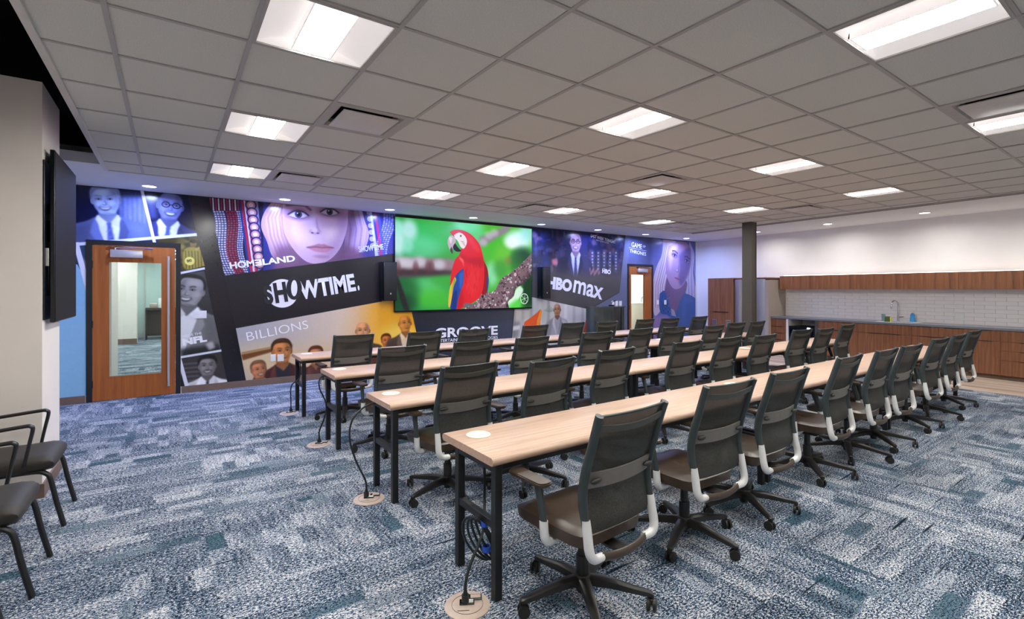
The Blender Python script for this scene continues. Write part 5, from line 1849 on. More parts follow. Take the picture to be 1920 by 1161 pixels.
    for k in range(5):
        a = R(72 * k)
        ca, sa = math.cos(a), math.sin(a)
        part('base_arm', lambda b: add_tube(b, [(ca * 0.03, sa * 0.03, 0.108), (ca * 0.13, sa * 0.13, 0.106), (ca * 0.25, sa * 0.25, 0.088), (ca * 0.328, sa * 0.328, 0.078), (ca * 0.346, sa * 0.346, 0.072)],
                                            [0.030, 0.027, 0.021, 0.017, 0.014], 10, 3, flat=(0.85, 1.0), square=True), M['base_plastic'], bs)

        def caster(b):
            tang = a + R(70 + 47 * k)
            d = Vector((math.cos(tang), math.sin(tang), 0))
            n = Vector((-d.y, d.x, 0))
            c = Vector((ca * 0.346, sa * 0.346, 0)) + d * 0.012
            for s2 in (-1, 1):
                o_ = c + n * (0.0155 * s2)
                rot = Matrix.Translation((o_.x, o_.y, 0.0305)) @ Matrix.Rotation(tang, 4, 'Z') @ Matrix.Rotation(R(90), 4, 'X')
                bmesh.ops.create_cone(b, cap_ends=True, segments=18, radius1=0.030, radius2=0.030, depth=0.013, matrix=rot)
                bmesh.ops.create_cone(b, cap_ends=True, segments=14, radius1=0.022, radius2=0.022, depth=0.018, matrix=rot)
            add_cyl(b, (ca * 0.346, sa * 0.346, 0.062), 0.009, 0.03, 8)
            add_box(b, (c.x, c.y, 0.042), (0.016, 0.016, 0.03), 0.003, 1, tang)
        part('caster', caster, M['caster'], bs, 30)
    return t


def add_lathe_y(b, c):
    bmesh.ops.create_uvsphere(b, u_segments=10, v_segments=6, radius=1.0, matrix=Matrix.Translation(c) @ Matrix.Diagonal((0.036, 0.013, 0.013, 1)))


def pad(b, sx):
    cx_, y0, y1, w = sx * 0.258, -0.01, 0.245, 0.044
    poly = []
    for k in range(13):
        a = math.pi + math.pi * k / 12
        poly.append((cx_ + w * math.cos(a), y0 + w * 0.75 * math.sin(a) + 0.02))
    for k in range(13):
        a = math.pi * k / 12
        poly.append((cx_ + w * 0.9 * math.cos(a), y1 + w * 0.7 * math.sin(a) - 0.02))
    add_prism(b, poly, 0.646, 0.667)
    es = [e for e in b.edges if abs(e.verts[0].co.z - e.verts[1].co.z) < 1e-5]
    bmesh.ops.bevel(b, geom=es, offset=0.006, segments=2, affect='EDGES')


CH = [
    [(1.76, 1.52, 2.7, 24), (2.71, 1.61, -2, 58), (3.45, 1.62, 0.5, 22), (4.60, 1.69, 2.5, 6), (5.38, 1.68, 1, 62), (6.00, 1.67, -1, 12), (7.075, 1.715, -1, 17), (7.87, 1.73, 0.5, 54), (8.80, 1.78, -0.5, 12)],
    [(1.81, 3.10, 3.5, 50), (2.47, 2.94, 6, 15), (3.38, 3.12, 3, 33), (4.46, 3.13, 2, 8), (5.28, 3.15, 3, 60), (5.90, 3.06, 2, 40), (7.07, 3.17, -1, 20), (7.56, 3.08, 2, 66), (8.67, 3.22, 2, 5)],
    [(1.84, 4.44, 3, 28), (2.65, 4.47, 4, 3), (3.43, 4.46, 3, 44), (4.51, 4.50, -4, 62), (5.43, 4.56, 3, 12), (6.05, 4.47, -0.5, 50), (6.79, 4.30, 2, 30), (7.67, 4.46, 0.5, 9), (8.27, 4.43, 4, 55)],
    [(1.83, 5.92, 3, 36), (2.73, 5.84, 5, 10), (3.46, 5.82, 4, 58), (4.59, 5.90, 1, 25), (5.45, 6.00, 1, 48), (6.06, 5.82, 1, 5), (7.18, 5.94, 2, 66), (7.81, 5.87, -2.5, 19), (8.79, 5.90, 0, 40)],
]
cp = chair_proto()
first = True
CRN = ['front row nearest the camera', 'second row of tables', 'third row of tables', 'back row nearest the mural']
for r_ in range(4):
    for k, (x, y, rot, spin) in enumerate(CH[r_]):
        o = cp if first else copy_tree(cp)
        first = False
        th = R(rot)
        # (x, y) is the middle of the top edge of the backrest
        o.location = (x - math.sin(th) * 0.335, y + math.cos(th) * 0.335, 0)
        o.rotation_euler = (0, 0, th)
        for ch in o.children:
            if ch.name.split('.')[0] == 'base':
                ch.rotation_euler = (0, 0, R(spin) - th)
        tag(o, 'dark mesh-back task chair, %s from the left in the %s' % (ORD[k], CRN[r_]), 'chair', 'task chairs at the tables')

# ------------------------------------------------------------------ floor boxes and cords
FB = [(1.232, 2.150), (1.245, 3.673), (1.259, 5.254), (1.263, 6.80)]
FL = ['front table', 'second-row table', 'third-row table', 'back-row table']


def floorbox_proto():
    t = thing('floor_box', '', 'floor outlet')
    part('cover_plate', lambda b: add_lathe(b, [(0.115, 0.0), (0.115, 0.004), (0.108, 0.008), (0.0, 0.009)], seg=36), M['plate_beige'], t)
    part('seam_ring', lambda b: add_lathe(b, [(0.079, 0.0085), (0.079, 0.0098), (0.0775, 0.0098), (0.0775, 0.0085)], seg=32, ring=True), M['edge_pull'], t)
    for k, (x, y) in enumerate([(-0.002, 0.012), (0.036, 0.048)]):
        lid = part('outlet_frame', lambda b: (add_box(b, (x, y, 0.012), (0.075, 0.042, 0.008), 0.002, 1)), M['bezel'], t)
        part('outlet', lambda b: add_box(b, (x + 0.006, y, 0.0165), (0.052, 0.026, 0.003)), M['outlet_white' if k == 0 else 'plate_beige'], lid, 0)
    part('latch_slot', lambda b: add_box(b, (-0.02, -0.05, 0.0095), (0.06, 0.003, 0.001)), M['edge_pull'], t, 0)
    return t


fb = floorbox_proto()
for k, (x, y) in enumerate(FB):
    o = fb if k == 0 else copy_tree(fb)
    o.location = (x, y, 0)
    o.rotation_euler = (0, 0, R(-30))
    tag(o, 'round beige floor outlet box beside the left leg of the %s' % FL[k], 'floor outlet', 'floor outlet boxes')

CORDS = [
    [(1.226, 2.160, 0.06), (1.232, 2.164, 0.12), (1.27, 2.18, 0.19), (1.335, 2.205, 0.265), (1.372, 2.225, 0.31), (1.385, 2.235, 0.36), (1.42, 2.29, 0.44), (1.465, 2.36, 0.54), (1.47, 2.38, 0.69)],
    [(1.230, 3.69, 0.06), (1.225, 3.70, 0.14), (1.16, 3.73, 0.30), (1.125, 3.76, 0.46), (1.15, 3.77, 0.60), (1.26, 3.80, 0.68), (1.40, 3.84, 0.69)],
    [(1.265, 5.27, 0.06), (1.268, 5.27, 0.14), (1.315, 5.25, 0.28), (1.326, 5.25, 0.42), (1.27, 5.28, 0.58), (1.29, 5.31, 0.68), (1.40, 5.34, 0.69)],
    [(1.285, 6.81, 0.06), (1.285, 6.81, 0.14), (1.285, 6.82, 0.30), (1.31, 6.83, 0.37), (1.36, 6.84, 0.40), (1.40, 6.85, 0.46), (1.41, 6.86, 0.69)],
]
for k, pts in enumerate(CORDS):
    t = thing('power_cord', 'black power cord rising from the floor outlet to the %s' % FL[k], 'cord', (pts[0][0], pts[0][1], 0), 0, 'power cords')
    o0 = Vector((pts[0][0], pts[0][1], 0))
    part('cable', lambda b: add_tube(b, [Vector(p_) - o0 for p_ in pts], 0.0075 if k else 0.008, 8, 8), M['cord'], t, 60)
    part('plug', lambda b: (add_cyl(b, (0, 0, 0.036), 0.019, 0.034, 14), add_cyl(b, (0, 0, 0.062), 0.014, 0.03, 12, r2=0.009)), M['cord'], t)
# coiled slack by the front table leg
CT = Vector((1.375, 2.245, 0))
t = thing('cable_coil', 'coiled black cable with blue ties under the front table', 'cord', CT)


def coil(b):
    top, bot, side = Vector((1.335, 2.255, 0.375)), Vector((1.455, 2.25, 0.125)), Vector((0.82, -0.57, 0.25)).normalized()
    mid, ax_ = (top + bot) / 2, (top - bot) / 2
    for k in range(4):
        pts = []
        for a in np.linspace(0, 2 * math.pi, 22):
            w_ = 0.018 + 0.017 * k
            q_ = mid + ax_ * (math.cos(a) * (1.0 + 0.05 * (k % 2))) + side * (math.sin(a) * w_ - 0.014 * k + 0.01) + Vector((0.57, 0.82, 0)) * (0.009 * (k - 1.5))
            pts.append(q_ - CT)
        add_tube(b, pts, 0.0072, 7)


part('cable', coil, M['cord'], t, 60)
for k, (x, y, z) in enumerate([(1.384, 2.232, 0.345), (1.402, 2.24, 0.20)]):
    part('cable_tie', lambda b: add_tube(b, [(x - CT.x + 0.022 * math.cos(a), y - CT.y + 0.022 * math.sin(a), z) for a in np.linspace(0, 2 * math.pi, 14)], 0.009, 6, flat=(1.8, 0.5), up=(0, 0, 1)), M['blue_tie'], t, label='blue cable tie')

# ------------------------------------------------------------------ guest chairs along the left wall
def guest_proto():
    t = thing('guest_chair', '', 'chair')

    def seat(b):
        rows = []
        prof = [(-0.48, 0.0), (-0.46, 0.035), (-0.40, 0.045), (-0.2, 0.04), (-0.08, 0.045), (-0.03, 0.036), (-0.006, 0.012), (0.0, -0.02), (-0.02, -0.05), (-0.1, -0.065), (-0.3, -0.06), (-0.47, -0.04)]
        ws = [-1, -0.97, -0.88, -0.6, 0, 0.6, 0.88, 0.97, 1]
        for w in ws:
            ins = 0.10 * max(0, abs(w) - 0.6) ** 2 / 0.16
            th_ = 1 - 0.55 * max(0, abs(w) - 0.85) / 0.15
            rows.append([(x * (1 - ins) - 0.24 * ins * 0.4, w * 0.25, 0.44 + z * th_) for x, z in prof])
        n = len(prof)
        vs = [[b.verts.new(p_) for p_ in r__] for r__ in rows]
        for a, c in zip(vs, vs[1:]):
            for k in range(n):
                b.faces.new((a[k], a[(k + 1) % n], c[(k + 1) % n], c[k]))
        b.faces.new(vs[0][::-1])
        b.faces.new(vs[-1])
    part('seat', seat, M['charcoal'], t, 60)
    part('backrest', lambda b: add_sheet(b, [[(-0.50 - 0.16 * (z - 0.56) / 0.3 - 0.03 * (1 - (y / 0.22) ** 2), y, z) for y in np.linspace(-0.22, 0.22, 9)] for z in (0.56, 0.64, 0.74, 0.84)], 0.03), M['charcoal'], t, 60)
    for sy in (-1, 1):
        part('leg', lambda b: add_tube(b, [(-0.20, sy * 0.20, 0.385), (-0.10, sy * 0.225, 0.388), (-0.055, sy * 0.232, 0.372), (-0.03, sy * 0.233, 0.33), (0.0, sy * 0.234, 0.17), (0.038, sy * 0.235, 0.0)], 0.0165, 12, 4, flat=(0.9, 1.1)), M['steel_black'], t)
        part('leg', lambda b: add_tube(b, [(-0.42, sy * 0.235, 0.39), (-0.50, sy * 0.238, 0.2), (-0.56, sy * 0.24, 0.0)], 0.0165, 12, 4), M['steel_black'], t)
        part('armrest', lambda b: add_tube(b, [(-0.57, sy * 0.25, 0.64), (-0.50, sy * 0.252, 0.674), (-0.30, sy * 0.255, 0.692), (-0.15, sy * 0.255, 0.704), (-0.122, sy * 0.255, 0.700), (-0.112, sy * 0.255, 0.678), (-0.13, sy * 0.253, 0.58), (-0.155, sy * 0.25, 0.44)], [0.014, 0.015, 0.016, 0.016, 0.016, 0.015, 0.014, 0.013], 10, 5, flat=(0.75, 1.15)), M['steel_black'], t)
        part('back_post', lambda b: add_tube(b, [(-0.42, sy * 0.23, 0.40), (-0.49, sy * 0.23, 0.52), (-0.55, sy * 0.235, 0.66), (-0.62, sy * 0.225, 0.80)], 0.014, 10, 4), M['steel_black'], t)
    part('seat_frame', lambda b: add_bounds(b, -0.45, -0.12, -0.215, 0.215, 0.372, 0.392, 0.004, 1), M['steel_black'], t)
    return t


gp = guest_proto()
GN = ['farthest of the row, against the pier', 'middle of the row at the left edge', 'nearest of the row, nearly out of frame']
for k, y in enumerate([4.685, 3.746, 2.83]):
    o = gp if k == 0 else copy_tree(gp)
    o.location = (-0.622, y, 0)
    tag(o, 'charcoal guest chair with black tube arms, ' + GN[k], 'chair', 'guest chairs along the left wall')

# ------------------------------------------------------------------ wall display on the pier
t = thing('wall_display', 'switched-off tall black display mounted on the cream pier', 'screen', (-0.8, 5.6, 0))
part('back_plate', lambda b: add_bounds(b, 0.001, 0.012, -0.45, 0.2, 1.36, 2.60, 0.003, 1), M['bezel'], t)
part('mount_arm', lambda b: (add_bounds(b, 0.012, 0.03, -0.3, 0.3, 1.9, 1.98), add_bounds(b, 0.012, 0.03, -0.3, 0.3, 2.15, 2.2), add_bounds(b, 0.012, 0.03, -0.1, 0.1, 1.7, 2.3)), M['steel_black'], t, 0)
part('cabinet', lambda b: add_bounds(b, 0.030, 0.060, -0.373, 0.672, 1.337, 2.70, 0.004, 1), M['bezel'], t)
part('screen', lambda b: add_bounds(b, 0.060, 0.0625, -0.368, 0.667, 1.345, 2.692), M['screen_off'], t, 0, 'dark display glass')
part('power_cable', lambda b: add_tube(b, [(0.018, -0.34, 1.86), (0.022, -0.36, 1.75), (0.018, -0.33, 1.62), (0.016, -0.3, 1.55)], 0.006, 6, 5), M['cord'], t)
part('cable_clip', lambda b: add_bounds(b, 0.012, 0.03, -0.42, -0.40, 1.78, 1.92, 0.002, 1), M['nickel'], t)

# ------------------------------------------------------------------ curved podium
pc = wy(1143, 600, 8.3)
PR = 0.60
t = thing('podium', 'dark metallic curved podium in front of the mural door', 'podium', (pc.x, 8.3, 0))
arc = lambda r, z=None: [((r * math.cos(a), 0.30 + r * math.sin(a)) if z is None else (r * math.cos(a), 0.30 + r * math.sin(a), z)) for a in np.linspace(R(190), R(350), 29)]


def shell(b):
    rows = [arc(PR, z) for z in (0.03, 0.4, 0.8, 1.16)]
    add_sheet(b, [list(c_) for c_ in zip(*rows)], 0.02)


part('curved_front', shell, M['podium'], t, 60)
part('top', lambda b: add_prism(b, arc(PR + 0.015), 1.16, 1.185), M['podium'], t)
part('plinth', lambda b: add_prism(b, arc(PR - 0.04), 0.0, 0.03), M['steel_black'], t)
part('seam', lambda b: add_bounds(b, 0.075, 0.082, 0.30 - PR - 0.006, 0.30 - PR + 0.02, 0.03, 1.16), M['bezel'], t, 0)
t = thing('microphone_base', 'small black microphone dock on top of the curved podium', 'microphone', (pc.x + 0.22, 8.45, 1.185))
part('dock', lambda b: add_bounds(b, -0.06, 0.06, -0.04, 0.04, 0, 0.03, 0.006), M['bezel'], t)
part('stem', lambda b: add_tube(b, [(0, 0, 0.03), (0.01, -0.01, 0.09), (0.05, -0.03, 0.12)], 0.008, 8, 4), M['steel_black'], t)
part('head', lambda b: add_tube(b, [(0.05, -0.03, 0.12), (0.1, -0.045, 0.13)], 0.016, 10), M['speaker'], t)

# ------------------------------------------------------------------ kitchen along the right wall (frame: x out of wall, y along wall from the far corner)
def kthing(name, label, cat, s_, group=None, d=0.0, z=0.0):
    return thing(name, label, cat, kloc(d, s_, z), KROT, group)


# tall wood cabinet
t = kthing('tall_cabinet', 'tall walnut cabinet left of the steel refrigerators', 'cabinet', 0.95)
part('body', lambda b: add_bounds(b, 0.002, 0.68, 0.004, 0.83, 0.08, 1.905), M['walnut'], t, 0)
part('toe_kick', lambda b: add_bounds(b, 0.002, 0.62, 0.004, 0.83, 0, 0.08), M['kick'], t, 0)
for (y0, y1) in ((0.006, 0.412), (0.418, 0.826)):
    dd = part('door', lambda b: add_bounds(b, 0.68, 0.70, y0, y1, 0.975, 1.9, 0.002, 1), M['walnut'], t)
dd = part('drawer', lambda b: add_bounds(b, 0.68, 0.70, 0.006, 0.826, 0.09, 0.965, 0.002, 1), M['walnut'], t)
part('edge_pull', lambda b: add_bounds(b, 0.70, 0.715, 0.2, 0.66, 0.955, 0.97), M['edge_pull'], dd, 0)
for y0 in (0.16, 0.60):
    vg = part('vent_grille', lambda b: add_bounds(b, 0.70, 0.706, y0, y0 + 0.14, 0.56, 0.76), M['brushed'], t, 0, 'small steel vent grille')
    for k in range(7):
        part('slat', lambda b: add_bounds(b, 0.706, 0.711, y0 + 0.01, y0 + 0.13, 0.575 + k * 0.025, 0.588 + k * 0.025), M['strap'], vg, 0)

# two stainless refrigerators
for k, (s0, w, lab) in enumerate([(1.79, 0.44, 'stainless refrigerator column beside the tall walnut cabinet'), (2.235, 0.44, 'stainless refrigerator column between the steel column and the beige panel')]):
    t = kthing('refrigerator', lab, 'refrigerator', s0, 'stainless refrigerators')
    part('body', lambda b: add_bounds(b, 0.005, 0.64, 0.0, w, 0.05, 1.86), M['strap'], t, 0)
    part('toe_grille', lambda b: add_bounds(b, 0.05, 0.62, 0.0, w, 0.0, 0.05), M['steel_black'], t, 0)

    def rdoor(b, z0, z1):
        n = 12
        grid = [[(0.66 + 0.05 * math.sin(math.pi * (0.08 + 0.84 * j / n)), 0.006 + (w - 0.012) * j / n, z) for j in range(n + 1)] for z in (z0, z1)]
        add_sheet(b, grid, 0.02)
        add_bounds(b, 0.64, 0.665, 0.006, w - 0.006, z0, z1)
    for z0, z1 in ((0.60, 1.86), (0.06, 0.59)):
        dd = part('door', lambda b: rdoor(b, z0, z1), M['brushed'], t, 60)
        part('handle', lambda b: (add_tube(b, [(0.75, w - 0.06 if k == 0 else 0.06, z0 + 0.12), (0.75, w - 0.06 if k == 0 else 0.06, z1 - 0.12)], 0.012, 10),
                                  add_cyl(b, (0.72, w - 0.06 if k == 0 else 0.06, z0 + 0.16), 0.007, 0.07, 8, 'X'), add_cyl(b, (0.72, w - 0.06 if k == 0 else 0.06, z1 - 0.16), 0.007, 0.07, 8, 'X')), M['nickel'], dd)
t = kthing('end_panel', 'beige full-height panel closing the refrigerator niche', 'panel', 2.70)
part('panel', lambda b: add_bounds(b, 0.002, 0.72, 0.0, 0.10, 0.0, 1.83, 0.003, 1), M['panel_beige'], t)
part('edge_band', lambda b: add_bounds(b, 0.72, 0.726, 0.0, 0.10, 0.0, 1.83), M['panel_beige'], t, 0)
t = kthing('niche_top', 'walnut filler shelf over the refrigerators', 'shelf', 1.785)
part('board', lambda b: add_bounds(b, 0.002, 0.70, 0.0, 0.91, 1.87, 1.90), M['walnut'], t, 0)

# base cabinets
KEND = 11.4


def base_unit(label, s0, s1, fronts, group='walnut base cabinets'):
    """fronts: (kind, y0, y1, z0, z1, pull) in unit-relative coordinates"""
    t = kthing('base_cabinet', label, 'cabinet', s0, group)
    w = s1 - s0
    part('body', lambda b: add_bounds(b, 0.003, 0.60, 0.001, w - 0.001, 0.075, 0.868), M['walnut'], t, 0)
    part('toe_kick', lambda b: add_bounds(b, 0.003, 0.55, 0.001, w - 0.001, 0, 0.075), M['kick'], t, 0)
    for kind, y0, y1, z0, z1, pull in fronts:
        f = part(kind, lambda b: add_bounds(b, 0.60, 0.62, y0 + 0.002, y1 - 0.002, z0 + 0.002, z1 - 0.002, 0.0015, 1), M['walnut'], t)
        if pull:
            p0, p1 = pull
            part('edge_pull', lambda b: add_bounds(b, 0.612, 0.637, p0, p1, z1 - 0.006, z1 + 0.001), M['edge_pull'], f, 0)
    return t


ZT, Z1, Z2, Z3, ZB = 0.865, 0.672, 0.512, 0.343, 0.078


def drawers(w, y0=0.0, cx_=None):
    c_ = w / 2
    return [('drawer', 0, w, ZB, Z3, (c_ - 0.1, c_ + 0.1)), ('drawer', 0, w, Z3, Z2, (c_ - 0.1, c_ + 0.1)), ('drawer', 0, w, Z2, Z1, (c_ - 0.1, c_ + 0.1)), ('drawer', 0, w, Z1, ZT, (c_ - 0.1, c_ + 0.1))]


base_unit('narrow walnut drawer cabinet beside the beige niche panel', 2.80, 3.175, drawers(0.375))
w = 4.78 - 3.96
base_unit('walnut cabinet right of the built-in drinks cooler', 3.96, 4.78, [('drawer', 0, w / 2, Z1, ZT, (0.1, 0.3)), ('drawer', w / 2, w, Z1, ZT, (w / 2 + 0.1, w / 2 + 0.3)), ('door', 0, w / 2, ZB, Z1, (0.22, w / 2 - 0.01)), ('door', w / 2, w, ZB, Z1, (w / 2 + 0.01, w / 2 + 0.2))])
w = 5.75 - 4.78
base_unit('walnut sink cabinet with two doors under the faucet', 4.78, 5.75, [('drawer', 0, w, Z1, ZT, None), ('door', 0, w / 2, ZB, Z1, (0.2, w / 2 - 0.01)), ('door', w / 2, w, ZB, Z1, (w / 2 + 0.01, w / 2 + 0.3))])
w = 6.62 - 5.75
base_unit('walnut cabinet right of the sink with two top drawers', 5.75, 6.62, [('drawer', 0, w / 2, Z1, ZT, (0.1, 0.32)), ('drawer', w / 2, w, Z1, ZT, (w / 2 + 0.1, w / 2 + 0.32)), ('door', 0, w / 2, ZB, Z1, (0.14, w / 2 - 0.01)), ('door', w / 2, w, ZB, Z1, (w / 2 + 0.01, w / 2 + 0.3))])
w = 7.06 - 6.62
base_unit('narrow walnut cabinet with one drawer over one door behind the last front-row chair', 6.62, 7.06, [('drawer', 0, w, Z1, ZT, (0.13, 0.33)), ('door', 0, w, ZB, Z1, (0.13, 0.33))])
base_unit('walnut four-drawer cabinet at the right edge of the frame', 7.06, 7.76, drawers(0.7))
base_unit('walnut four-drawer cabinet past the right edge of the frame', 7.76, 8.46, drawers(0.7))
t = kthing('base_cabinet', 'long walnut cabinet run continuing outside the frame', 'cabinet', 8.46, 'walnut base cabinets')
part('body', lambda b: add_bounds(b, 0.003, 0.60, 0.001, 2.9, 0.075, 0.868), M['walnut'], t, 0)
part('toe_kick', lambda b: add_bounds(b, 0.003, 0.55, 0.001, 2.9, 0, 0.075), M['kick'], t, 0)
for k in range(4):
    part('door', lambda b: add_bounds(b, 0.60, 0.62, 0.725 * k + 0.003, 0.725 * k + 0.722, 0.08, 0.863, 0.0015, 1), M['walnut'], t)

# drinks cooler bay
t = kthing('drinks_cooler', 'under-counter drinks cooler with a dark glass front and violet light', 'refrigerator', 3.24)
CH_ = 0.70
part('body', lambda b: (add_bounds(b, 0.03, 0.56, 0.0, 0.02, 0.03, CH_), add_bounds(b, 0.03, 0.56, 0.60, 0.62, 0.03, CH_), add_bounds(b, 0.03, 0.05, 0.02, 0.60, 0.03, CH_), add_bounds(b, 0.05, 0.56, 0.02, 0.60, CH_ - 0.02, CH_), add_bounds(b, 0.05, 0.56, 0.02, 0.60, 0.03, 0.06)), M['steel_black'], t, 0)
dd = part('door_frame', lambda b: (add_bounds(b, 0.56, 0.59, 0.0, 0.04, 0.03, CH_), add_bounds(b, 0.56, 0.59, 0.58, 0.62, 0.03, CH_), add_bounds(b, 0.56, 0.59, 0.04, 0.58, CH_ - 0.07, CH_), add_bounds(b, 0.56, 0.59, 0.04, 0.58, 0.03, 0.1)), M['bezel'], t, 0)
part('glass', lambda b: add_bounds(b, 0.572, 0.58, 0.04, 0.58, 0.1, CH_ - 0.07), M['glass'], dd, 0)
M['violet'] = emit('violet_cooler_lamp', (120, 70, 220), 3.0)
part('lamp', lambda b: add_bounds(b, 0.5, 0.53, 0.05, 0.57, CH_ - 0.075, CH_ - 0.05), M['violet'], t, 0, 'violet light bar')
part('display', lambda b: add_bounds(b, 0.59, 0.592, 0.44, 0.52, CH_ - 0.05, CH_ - 0.02), M['down_cool'], dd, 0)
part('shelf', lambda b: (add_bounds(b, 0.06, 0.54, 0.03, 0.59, 0.42, 0.428), add_bounds(b, 0.06, 0.54, 0.03, 0.59, 0.24, 0.248)), M['brushed'], t, 0)
t = kthing('cooler_bay', 'pale lined bay around the drinks cooler under the worktop', 'panel', 3.178)
part('side_panel', lambda b: add_bounds(b, 0.003, 0.61, 0.0, 0.055, 0.0, 0.868), M['outlet_white'], t, 0)
part('side_panel', lambda b: add_bounds(b, 0.003, 0.61, 0.69, 0.78, 0.0, 0.868), M['strap'], t, 0)
part('back_panel', lambda b: add_bounds(b, 0.003, 0.02, 0.055, 0.69, 0.0, 0.868), M['outlet_white'], t, 0)

# worktop with sink
t = kthing('worktop', 'long grey quartz worktop along the white tiled splashback', 'worktop', 2.80)
SK = (2.31, 2.93)


def slab(b):
    L = KEND - 2.80
    add_bounds(b, 0.003, 0.645, 0.0, SK[0], 0.87, 0.91)
    add_bounds(b, 0.003, 0.645, SK[1], L, 0.87, 0.91)
    add_bounds(b, 0.003, 0.13, SK[0], SK[1], 0.87, 0.91)
    add_bounds(b, 0.54, 0.645, SK[0], SK[1], 0.87, 0.91)


part('slab', slab, M['quartz'], t, 0)
t = kthing('sink', 'white-rimmed sink set into the grey worktop', 'sink', 2.80 + SK[0])
wS = SK[1] - SK[0]
part('bowl', lambda b: (add_bounds(b, 0.132, 0.538, 0.002, wS - 0.002, 0.87, 0.872), add_bounds(b, 0.132, 0.145, 0.002, wS - 0.002, 0.872, 0.91), add_bounds(b, 0.525, 0.538, 0.002, wS - 0.002, 0.872, 0.91)), M['brushed'], t, 0)
part('rim', lambda b: (add_bounds(b, 0.115, 0.15, -0.015, wS + 0.015, 0.911, 0.917), add_bounds(b, 0.52, 0.555, -0.015, wS + 0.015, 0.911, 0.917), add_bounds(b, 0.15, 0.52, -0.015, 0.02, 0.911, 0.917), add_bounds(b, 0.15, 0.52, wS - 0.02, wS + 0.015, 0.911, 0.917)), M['ceramic'], t, 0)
t = kthing('faucet', 'tall chrome gooseneck faucet behind the sink', 'faucet', 5.30, d=0.075, z=0.91)
part('spout', lambda b: add_tube(b, [(0, 0, 0), (0, 0, 0.2), (0, 0, 0.36), (0.03, -0.01, 0.425), (0.09, -0.03, 0.44), (0.14, -0.05, 0.41), (0.155, -0.055, 0.33), (0.155, -0.055, 0.27)], [0.016, 0.014, 0.013, 0.013, 0.013, 0.013, 0.015, 0.017], 12, 5), M['chrome'], t, 60)
part('base', lambda b: add_lathe(b, [(0.03, 0), (0.03, 0.01), (0.02, 0.03), (0.0, 0.03)]), M['chrome'], t)
part('lever', lambda b: add_tube(b, [(0, 0.01, 0.09), (0.01, 0.05, 0.1), (0.02, 0.11, 0.105)], 0.008, 8, 3), M['chrome'], t)
t = kthing('sponge_caddy', 'green and yellow sponge standing at the sink front', 'sponge', 5.22, d=0.34, z=0.872)
part('sponge', lambda b: add_box(b, (0, 0, 0.075), (0.05, 0.1, 0.15), 0.012, 2), M['sponge'], t)
M['yellow'] = plain('yellow_sponge', (214, 200, 70), 0.9, vary=0.15, scale=200)
part('scrub_layer', lambda b: add_box(b, (0.0, 0.062, 0.07), (0.05, 0.022, 0.13), 0.006, 2), M['yellow'], t)
t = kthing('soap_bottle', 'blue dish soap bottle right of the faucet', 'bottle', 5.56, d=0.09, z=0.91)
part('body', lambda b: add_lathe(b, [(0.0, 0), (0.04, 0), (0.043, 0.02), (0.042, 0.08), (0.034, 0.11), (0.036, 0.15), (0.02, 0.185), (0.014, 0.19), (0.0, 0.19)], seg=20), M['blue_soap'], t, 60)
part('cap', lambda b: add_lathe(b, [(0.015, 0.19), (0.015, 0.215), (0.008, 0.22), (0.007, 0.24), (0.0, 0.24)], seg=14), M['outlet_white'], t)
t = kthing('drinking_glass', 'clear drinking glass left of the faucet', 'glass', 5.03, d=0.08, z=0.91)
part('tumbler', lambda b: add_lathe(b, [(0.0, 0.004), (0.03, 0.004), (0.036, 0.15), (0.038, 0.15), (0.033, 0.0), (0.0, 0.0)], seg=20), M['glass'], t, 60)
part('rim', lambda b: add_lathe(b, [(0.0355, 0.150), (0.0385, 0.150), (0.0385, 0.153), (0.0355, 0.153)], seg=20, ring=True), M['ceramic'], t, 0)

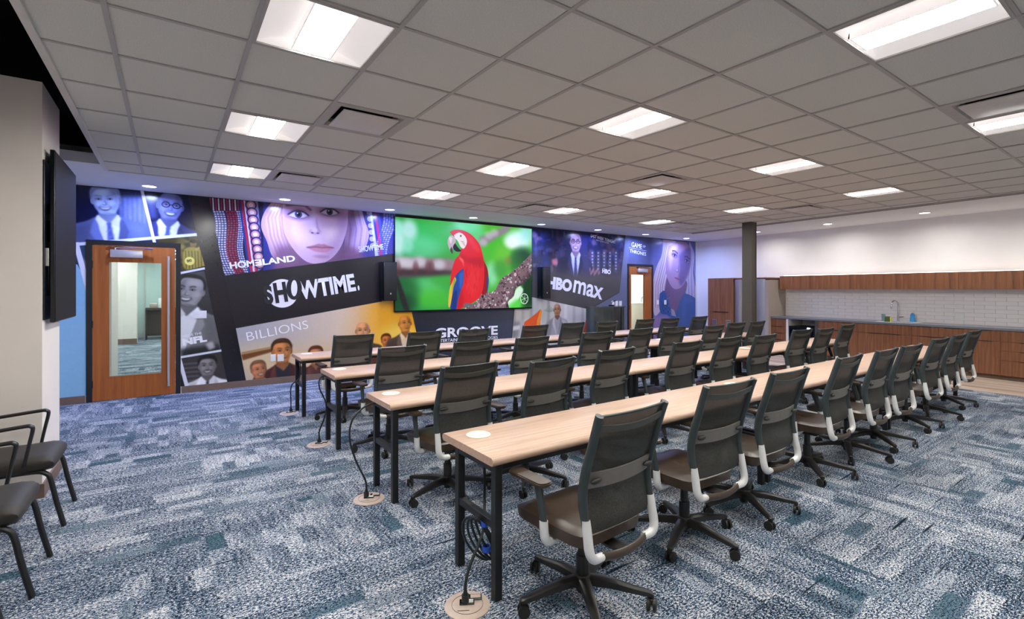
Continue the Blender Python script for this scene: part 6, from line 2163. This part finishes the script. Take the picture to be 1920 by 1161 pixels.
# tiled splashback
sb = struct('wall_splashback', lambda b: add_bounds(b, 0.0, 0.004, 2.80, KEND, 0.91, 1.60), M['grout'], loc=KO, rz=KROT, smooth=0)
TWD, THT, gap = 0.305, 0.0765, 0.003
full = None
for row in range(9):
    z0 = 0.911 + row * THT
    s0 = 2.80 - (TWD / 2 if row % 2 else 0) - 0.1
    k = 0
    while s0 < 8.6:
        a, bb = max(2.80, s0), min(8.6, s0 + TWD)
        if bb - a > 0.03:
            zc = z0 + THT / 2
            isf = abs(bb - a - TWD) < 1e-6
            if isf and full:
                link('tile', full, sb, (0.004, (a + bb) / 2, zc))
            else:
                bm = bmesh.new()
                add_bounds(bm, 0, 0.008 + 0.0, -(bb - a) / 2 + gap / 2, (bb - a) / 2 - gap / 2, -THT / 2 + gap / 2, THT / 2 - gap / 2)
                me = mesh_of('tile', bm, M['subway'], 0)
                if isf:
                    full = me
                link('tile', me, sb, (0.004, (a + bb) / 2, zc))
        s0 += TWD
for k, (s_, lab) in enumerate([(3.9, 'white outlet plate on the tiled splashback above the drinks cooler'), (6.30, 'white outlet plate on the tiled splashback right of the soap bottle')]):
    t = kthing('outlet_plate', lab, 'outlet', s_, d=0.013, z=1.07)
    part('plate', lambda b: add_bounds(b, 0, 0.006, -0.075, 0.075, -0.06, 0.06, 0.002, 1), M['outlet_white'], t)
    part('socket', lambda b: (add_bounds(b, 0.006, 0.008, -0.055, -0.015, -0.035, 0.035), add_bounds(b, 0.006, 0.008, 0.015, 0.055, -0.035, 0.035)), M['ceramic'], t, 0)

# wall cabinets
UW = 0.885
for k in range(9):
    s0 = 2.855 + UW * k
    t = kthing('wall_cabinet', 'low walnut wall cabinet, %s from the beige niche panel' % ORD[k], 'cabinet', s0, 'walnut wall cabinets')
    part('body', lambda b: add_bounds(b, 0.014, 0.33, 0.0005, UW - 0.0005, 1.602, 1.925), M['walnut'], t, 0)
    part('door', lambda b: add_bounds(b, 0.33, 0.35, 0.0015, UW - 0.0015, 1.597, 1.928, 0.001, 1), M['walnut'], t, 0)
t = kthing('cabinet_light', 'white light strip glowing along the top of the walnut wall cabinets', 'light strip', 2.9)
part('channel', lambda b: add_bounds(b, 0.20, 0.25, 0, 7.9, 1.9255, 1.935), M['nickel'], t, 0)
part('diffuser', lambda b: add_bounds(b, 0.205, 0.245, 0, 7.9, 1.935, 1.942), M['led_strip'], t, 0)
